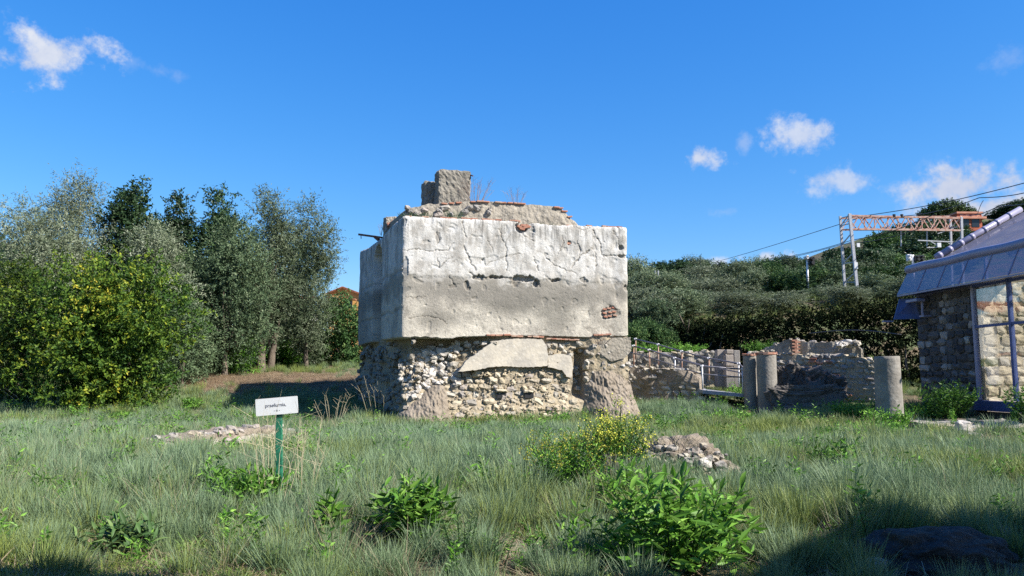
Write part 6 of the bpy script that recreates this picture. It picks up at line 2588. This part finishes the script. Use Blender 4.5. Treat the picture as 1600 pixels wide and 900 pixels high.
def allowed(x, y):
    k = ~in_poly(x, y, tw_poly) & ~in_poly(x, y, bl_poly) & ~in_poly(x, y, bed_poly) & ~(in_poly(x, y, bed_front) & (rng.uniform(0, 1, len(x)) < .9))
    for cx, cy, cr in CLEAR:
        k &= (x - cx) ** 2 + (y - cy) ** 2 + rng.uniform(-.3, .45, len(x)) * cr ** 2 > cr ** 2
    k &= ((x - mc.x) / .95) ** 2 + ((y - mc.y - .25) / 1.05) ** 2 > 1
    b_ = G(1485, 893)
    k &= ((x - b_.x) / .75) ** 2 + ((y - b_.y) / .8) ** 2 > 1
    d = (lw_b - lw_a)
    L2 = d.x ** 2 + d.y ** 2
    t = ((x - lw_a.x) * d.x + (y - lw_a.y) * d.y) / L2
    o = -(x - lw_a.x) * d.y + (y - lw_a.y) * d.x
    k &= ~((t > 0) & (t < 1) & (o / math.sqrt(L2) > -1.5) & (o / math.sqrt(L2) < 1.2))
    return k


def pathmask(x, y):
    return sst(36.3, 38.5, y + .8 * np.sin(x * .6)) * sst(45.5, 43, y) * sst(-3.0, -5.0, x) * sst(-19, -15, x)


def patchy(x, y):
    return .5 + .5 * sines(x, y, 1.1, 5) + .35 * sines(x, y, 3.2, 6)


# tall blue green grass, near: loose sward plus distinct fountain tufts
x, y = field(11500, 5.2, 17, 1.5, 1.15)
m = patchy(x, y)
bare = sst(10.2, 7.2, y) * (.55 + .35 * sines(x, y, 2.3, 9)) * sst(-4.2, -2.6, x) * sst(3.2, 2.0, x) + .95 * sst(8.8, 7.2, y)
gaps = sst(.15, -.35, sines(x, y, 4.2, 14) + .5 * sines(x, y, 9, 15))
k = allowed(x, y) & (rng.uniform(0, 1, len(x)) < np.clip(.18 + .85 * m - bare * 1.4 - .8 * gaps, 0.02, 1))
x, y, m = x[k], y[k], m[k]
tx, ty = field(1250, 5.6, 21, 1.5, 1.0)
k = allowed(tx, ty)
tx, ty = tx[k], ty[k]
r_ = rng.normal(0, .075, (len(tx), 7, 2))
x = np.concatenate([x, (tx[:, None] + r_[:, :, 0]).ravel()])
y = np.concatenate([y, (ty[:, None] + r_[:, :, 1]).ravel()])
ts = np.repeat(rng.uniform(.6, 1.25, len(tx)) * np.interp(ty, [5, 7, 10, 16], [.5, .62, 1, 1.1]), 7) * (1 - 1.6 * np.hypot(r_[:, :, 0], r_[:, :, 1]).ravel())
scl = np.concatenate([np.clip(.50 + .40 * m + .14 * rng.normal(size=len(m)), .25, 1.2) * np.interp(y[:len(m)], [5, 7, 9, 14], [.42, .55, .85, 1]), ts])
hue = np.clip(.28 + .6 * sines(x, y, .8, 21) + .25 * rng.normal(size=len(x)) + .15 * sst(0, 6, x), 0, 1)
scatter('meadow_grass', 'tall blue green grass in the near half of the meadow', 'grass', np.stack([x, y, zg(x, y)], 1), hue, np.clip(scl, .25, 1.3), .12, gm)
# and farther, up to the ruins and the tree row
x, y = field(21000, 16.5, 38, 3, .95)
m = patchy(x, y)
k = allowed(x, y) & (rng.uniform(0, 1, len(x)) < np.clip(.30 + .9 * m - .5 * sst(.1, -.4, sines(x, y, 3.1, 16)), .05, 1) * (1 - pathmask(x, y)))
k &= ~((x > 5) & (y > 34.4)) & ~((x > 8.8) & (y > 30.5))
x, y, m = x[k], y[k], m[k]
hue = np.clip(.28 + .6 * sines(x, y, .5, 22) + .25 * rng.normal(size=len(x)) + .2 * sst(0, 6, x), 0, 1)
scl = np.clip(.55 + .45 * m + .16 * rng.normal(size=len(x)), .25, 1.3)
scatter('far_meadow_grass', 'tall blue green grass in the far half of the meadow round the tower', 'grass', np.stack([x, y, zg(x, y)], 1), hue, scl, .1, gm2)
# short grass under trees, on terraces and beyond the path
x, y = field(9000, 34, 66, 6, 1)
pm = pathmask(x, y)
k = allowed(x, y) & (rng.uniform(0, 1, len(x)) < np.where(x < 2, (1 - pm * .93) * (.35 + .65 * (patchy(x, y) > .4)), .75))
x, y = x[k], y[k]
hue = np.clip(.65 + .3 * sines(x, y, .5, 23) + .2 * rng.normal(size=len(x)), 0, 1)
scatter('bank_grass', 'shorter green grass under the trees and on the ruin terraces', 'grass', np.stack([x, y, zg(x, y)], 1), hue, rng.uniform(.4, .85, len(x)), .15, gm2)
# pale seed stalks
x, y = field(2800, 6, 32, 2, .8)
k = allowed(x, y) & (rng.uniform(0, 1, len(x)) < np.clip(.2 + .8 * sines(x, y, .9, 31) + .35 * sst(-1, -7, x), .05, 1)) & (patchy(x, y) > .3)
k &= ~((x > 5) & (y > 34.4)) & ~((x > 8.8) & (y > 30.5))
x, y = x[k], y[k]
scatter('dry_grass', 'pale dry seed stalks mixed through the meadow grass', 'grass', np.stack([x, y, zg(x, y)], 1), rng.uniform(0, .5, len(x)), rng.uniform(.6, 1.1, len(x)) * np.interp(y, [6, 12], [.75, 1]), .12, sm_)
# broad leaved herbs standing in patches among the grass


def herb_mesh(seed, h, L, Wd, n):
    rg = np.random.default_rng(seed)
    P_, A_ = [], []
    for k in range(5):
        a = rg.uniform(0, 6.283)
        lean = rg.uniform(.05, .5)
        hh = h * rg.uniform(.5, 1)
        for j in range(n):
            t = .15 + .85 * j / n
            b = j * 2.4 + rg.uniform(0, 1)
            e = rg.uniform(.1, .8)
            P_.append((math.cos(a) * lean * t * hh, math.sin(a) * lean * t * hh, t * hh))
            A_.append((math.cos(b) * math.cos(e), math.sin(b) * math.cos(e), math.sin(e)))
    N = len(P_)
    v = leaf_quads(np.array(P_), np.array(A_), L * rg.uniform(.5, 1.1, N), Wd, rg)
    return np_mesh('tuft', v, np.arange(4 * N), np.full(N, 4), L_GREEN, False, {'var': np.clip(rg.normal(.5, .25, N), 0, 1)})


hm_ = [herb_mesh(300 + s_, .42 + .05 * s_, .10 + .01 * (s_ % 3), .022 + .006 * (s_ % 3), 11) for s_ in range(6)]
x, y = field(6500, 6.2, 33, 2, .9)
k = allowed(x, y) & (sines(x, y, 1.9, 51) + .5 * sines(x, y, 5, 52) > .28) & ~((x > 8.8) & (y > 30.5))
x, y = x[k], y[k]
scatter('meadow_herbs', 'green broad leaved herbs in patches among the meadow grass', 'herbs', np.stack([x, y, zg(x, y)], 1), rng.uniform(0, 1, len(x)), rng.uniform(.55, 1.25, len(x)) * np.interp(y, [6, 9, 30], [.7, .95, 1.25]), .15, hm_)
# straw litter and low cover on the bare patches
x, y = field(7000, 5.4, 15, 1.5, 1.2)
k = allowed(x, y)
x, y = x[k], y[k]
scatter('straw_litter', 'flattened straw and dead stems on the bare earth', 'straw', np.stack([x, y, zg(x, y)], 1), rng.uniform(0, 1, len(x)), rng.uniform(.6, 1.4, len(x)), .1, dm)
x, y = field(5200, 5.4, 13, 1.5, 1.3)
k = allowed(x, y) & (sines(x, y, 1.6, 41) > -.1)
x, y = x[k], y[k]
scatter('low_ground_cover', 'low leafy ground cover between the tufts in front', 'ground cover', np.stack([x, y, zg(x, y)], 1), rng.uniform(0, .6, len(x)), rng.uniform(.5, 1.2, len(x)), .15, cm)
x = rng.uniform(-19, -3.5, 5200)
y = rng.uniform(36, 46, 5200)
k = (rng.uniform(0, 1, len(x)) < pathmask(x, y)) & ~in_poly(x, y, tw_poly)
x, y = x[k], y[k]
scatter('path_straw', 'brown cut straw lying on the bare path behind the meadow', 'straw', np.stack([x, y, zg(x, y)], 1), rng.uniform(.2, 1, len(x)), rng.uniform(.9, 2.0, len(x)), .1, dm)

# ================================================================== OUT OF VIEW: made-up canopy and tree, added to shade the foreground
can = thing('added_shade_canopy', 'made up flat canopy out of view, added to shade the foreground', 'shade canopy', (3, -3, 0))
mb = MB()
mb.prism([(-22, -7, 6.5), (24, -7, 6.5), (24, 4.5, 6.5), (10.1, 4.4, 6.5), (8.9, 2.9, 6.5), (5.4, 2.2, 6.5), (4.2, 3.1, 6.5), (-22, 3.5, 6.5)], (0, 0, .22))
mb.build('roof_slab', PALE_SLAB, can)
for xx in (-16, -8, 8, 16, 22):
    mb = MB()
    mb.tube([Vector((xx, -2.0, -.2)), Vector((xx, -2.0, 6.47))], .12, 10)
    mb.build('post', STEEL, can, smooth=True)
make_tree('tree', 'made up leafy tree out of view, added to cast ragged shade', 'tree', (10.4, 4.7, 0), 2.0, 6.4, .55, L_SHRUB, 1100, 14, .6, .16, .09, 201, None, 7, .3, .05, .45)  # invented tree, placed so its crown shades the right foreground

for o in list(S.objects):
    if o.parent is None and 'category' in o and 'kind' not in o:
        o['kind'] = 'thing'
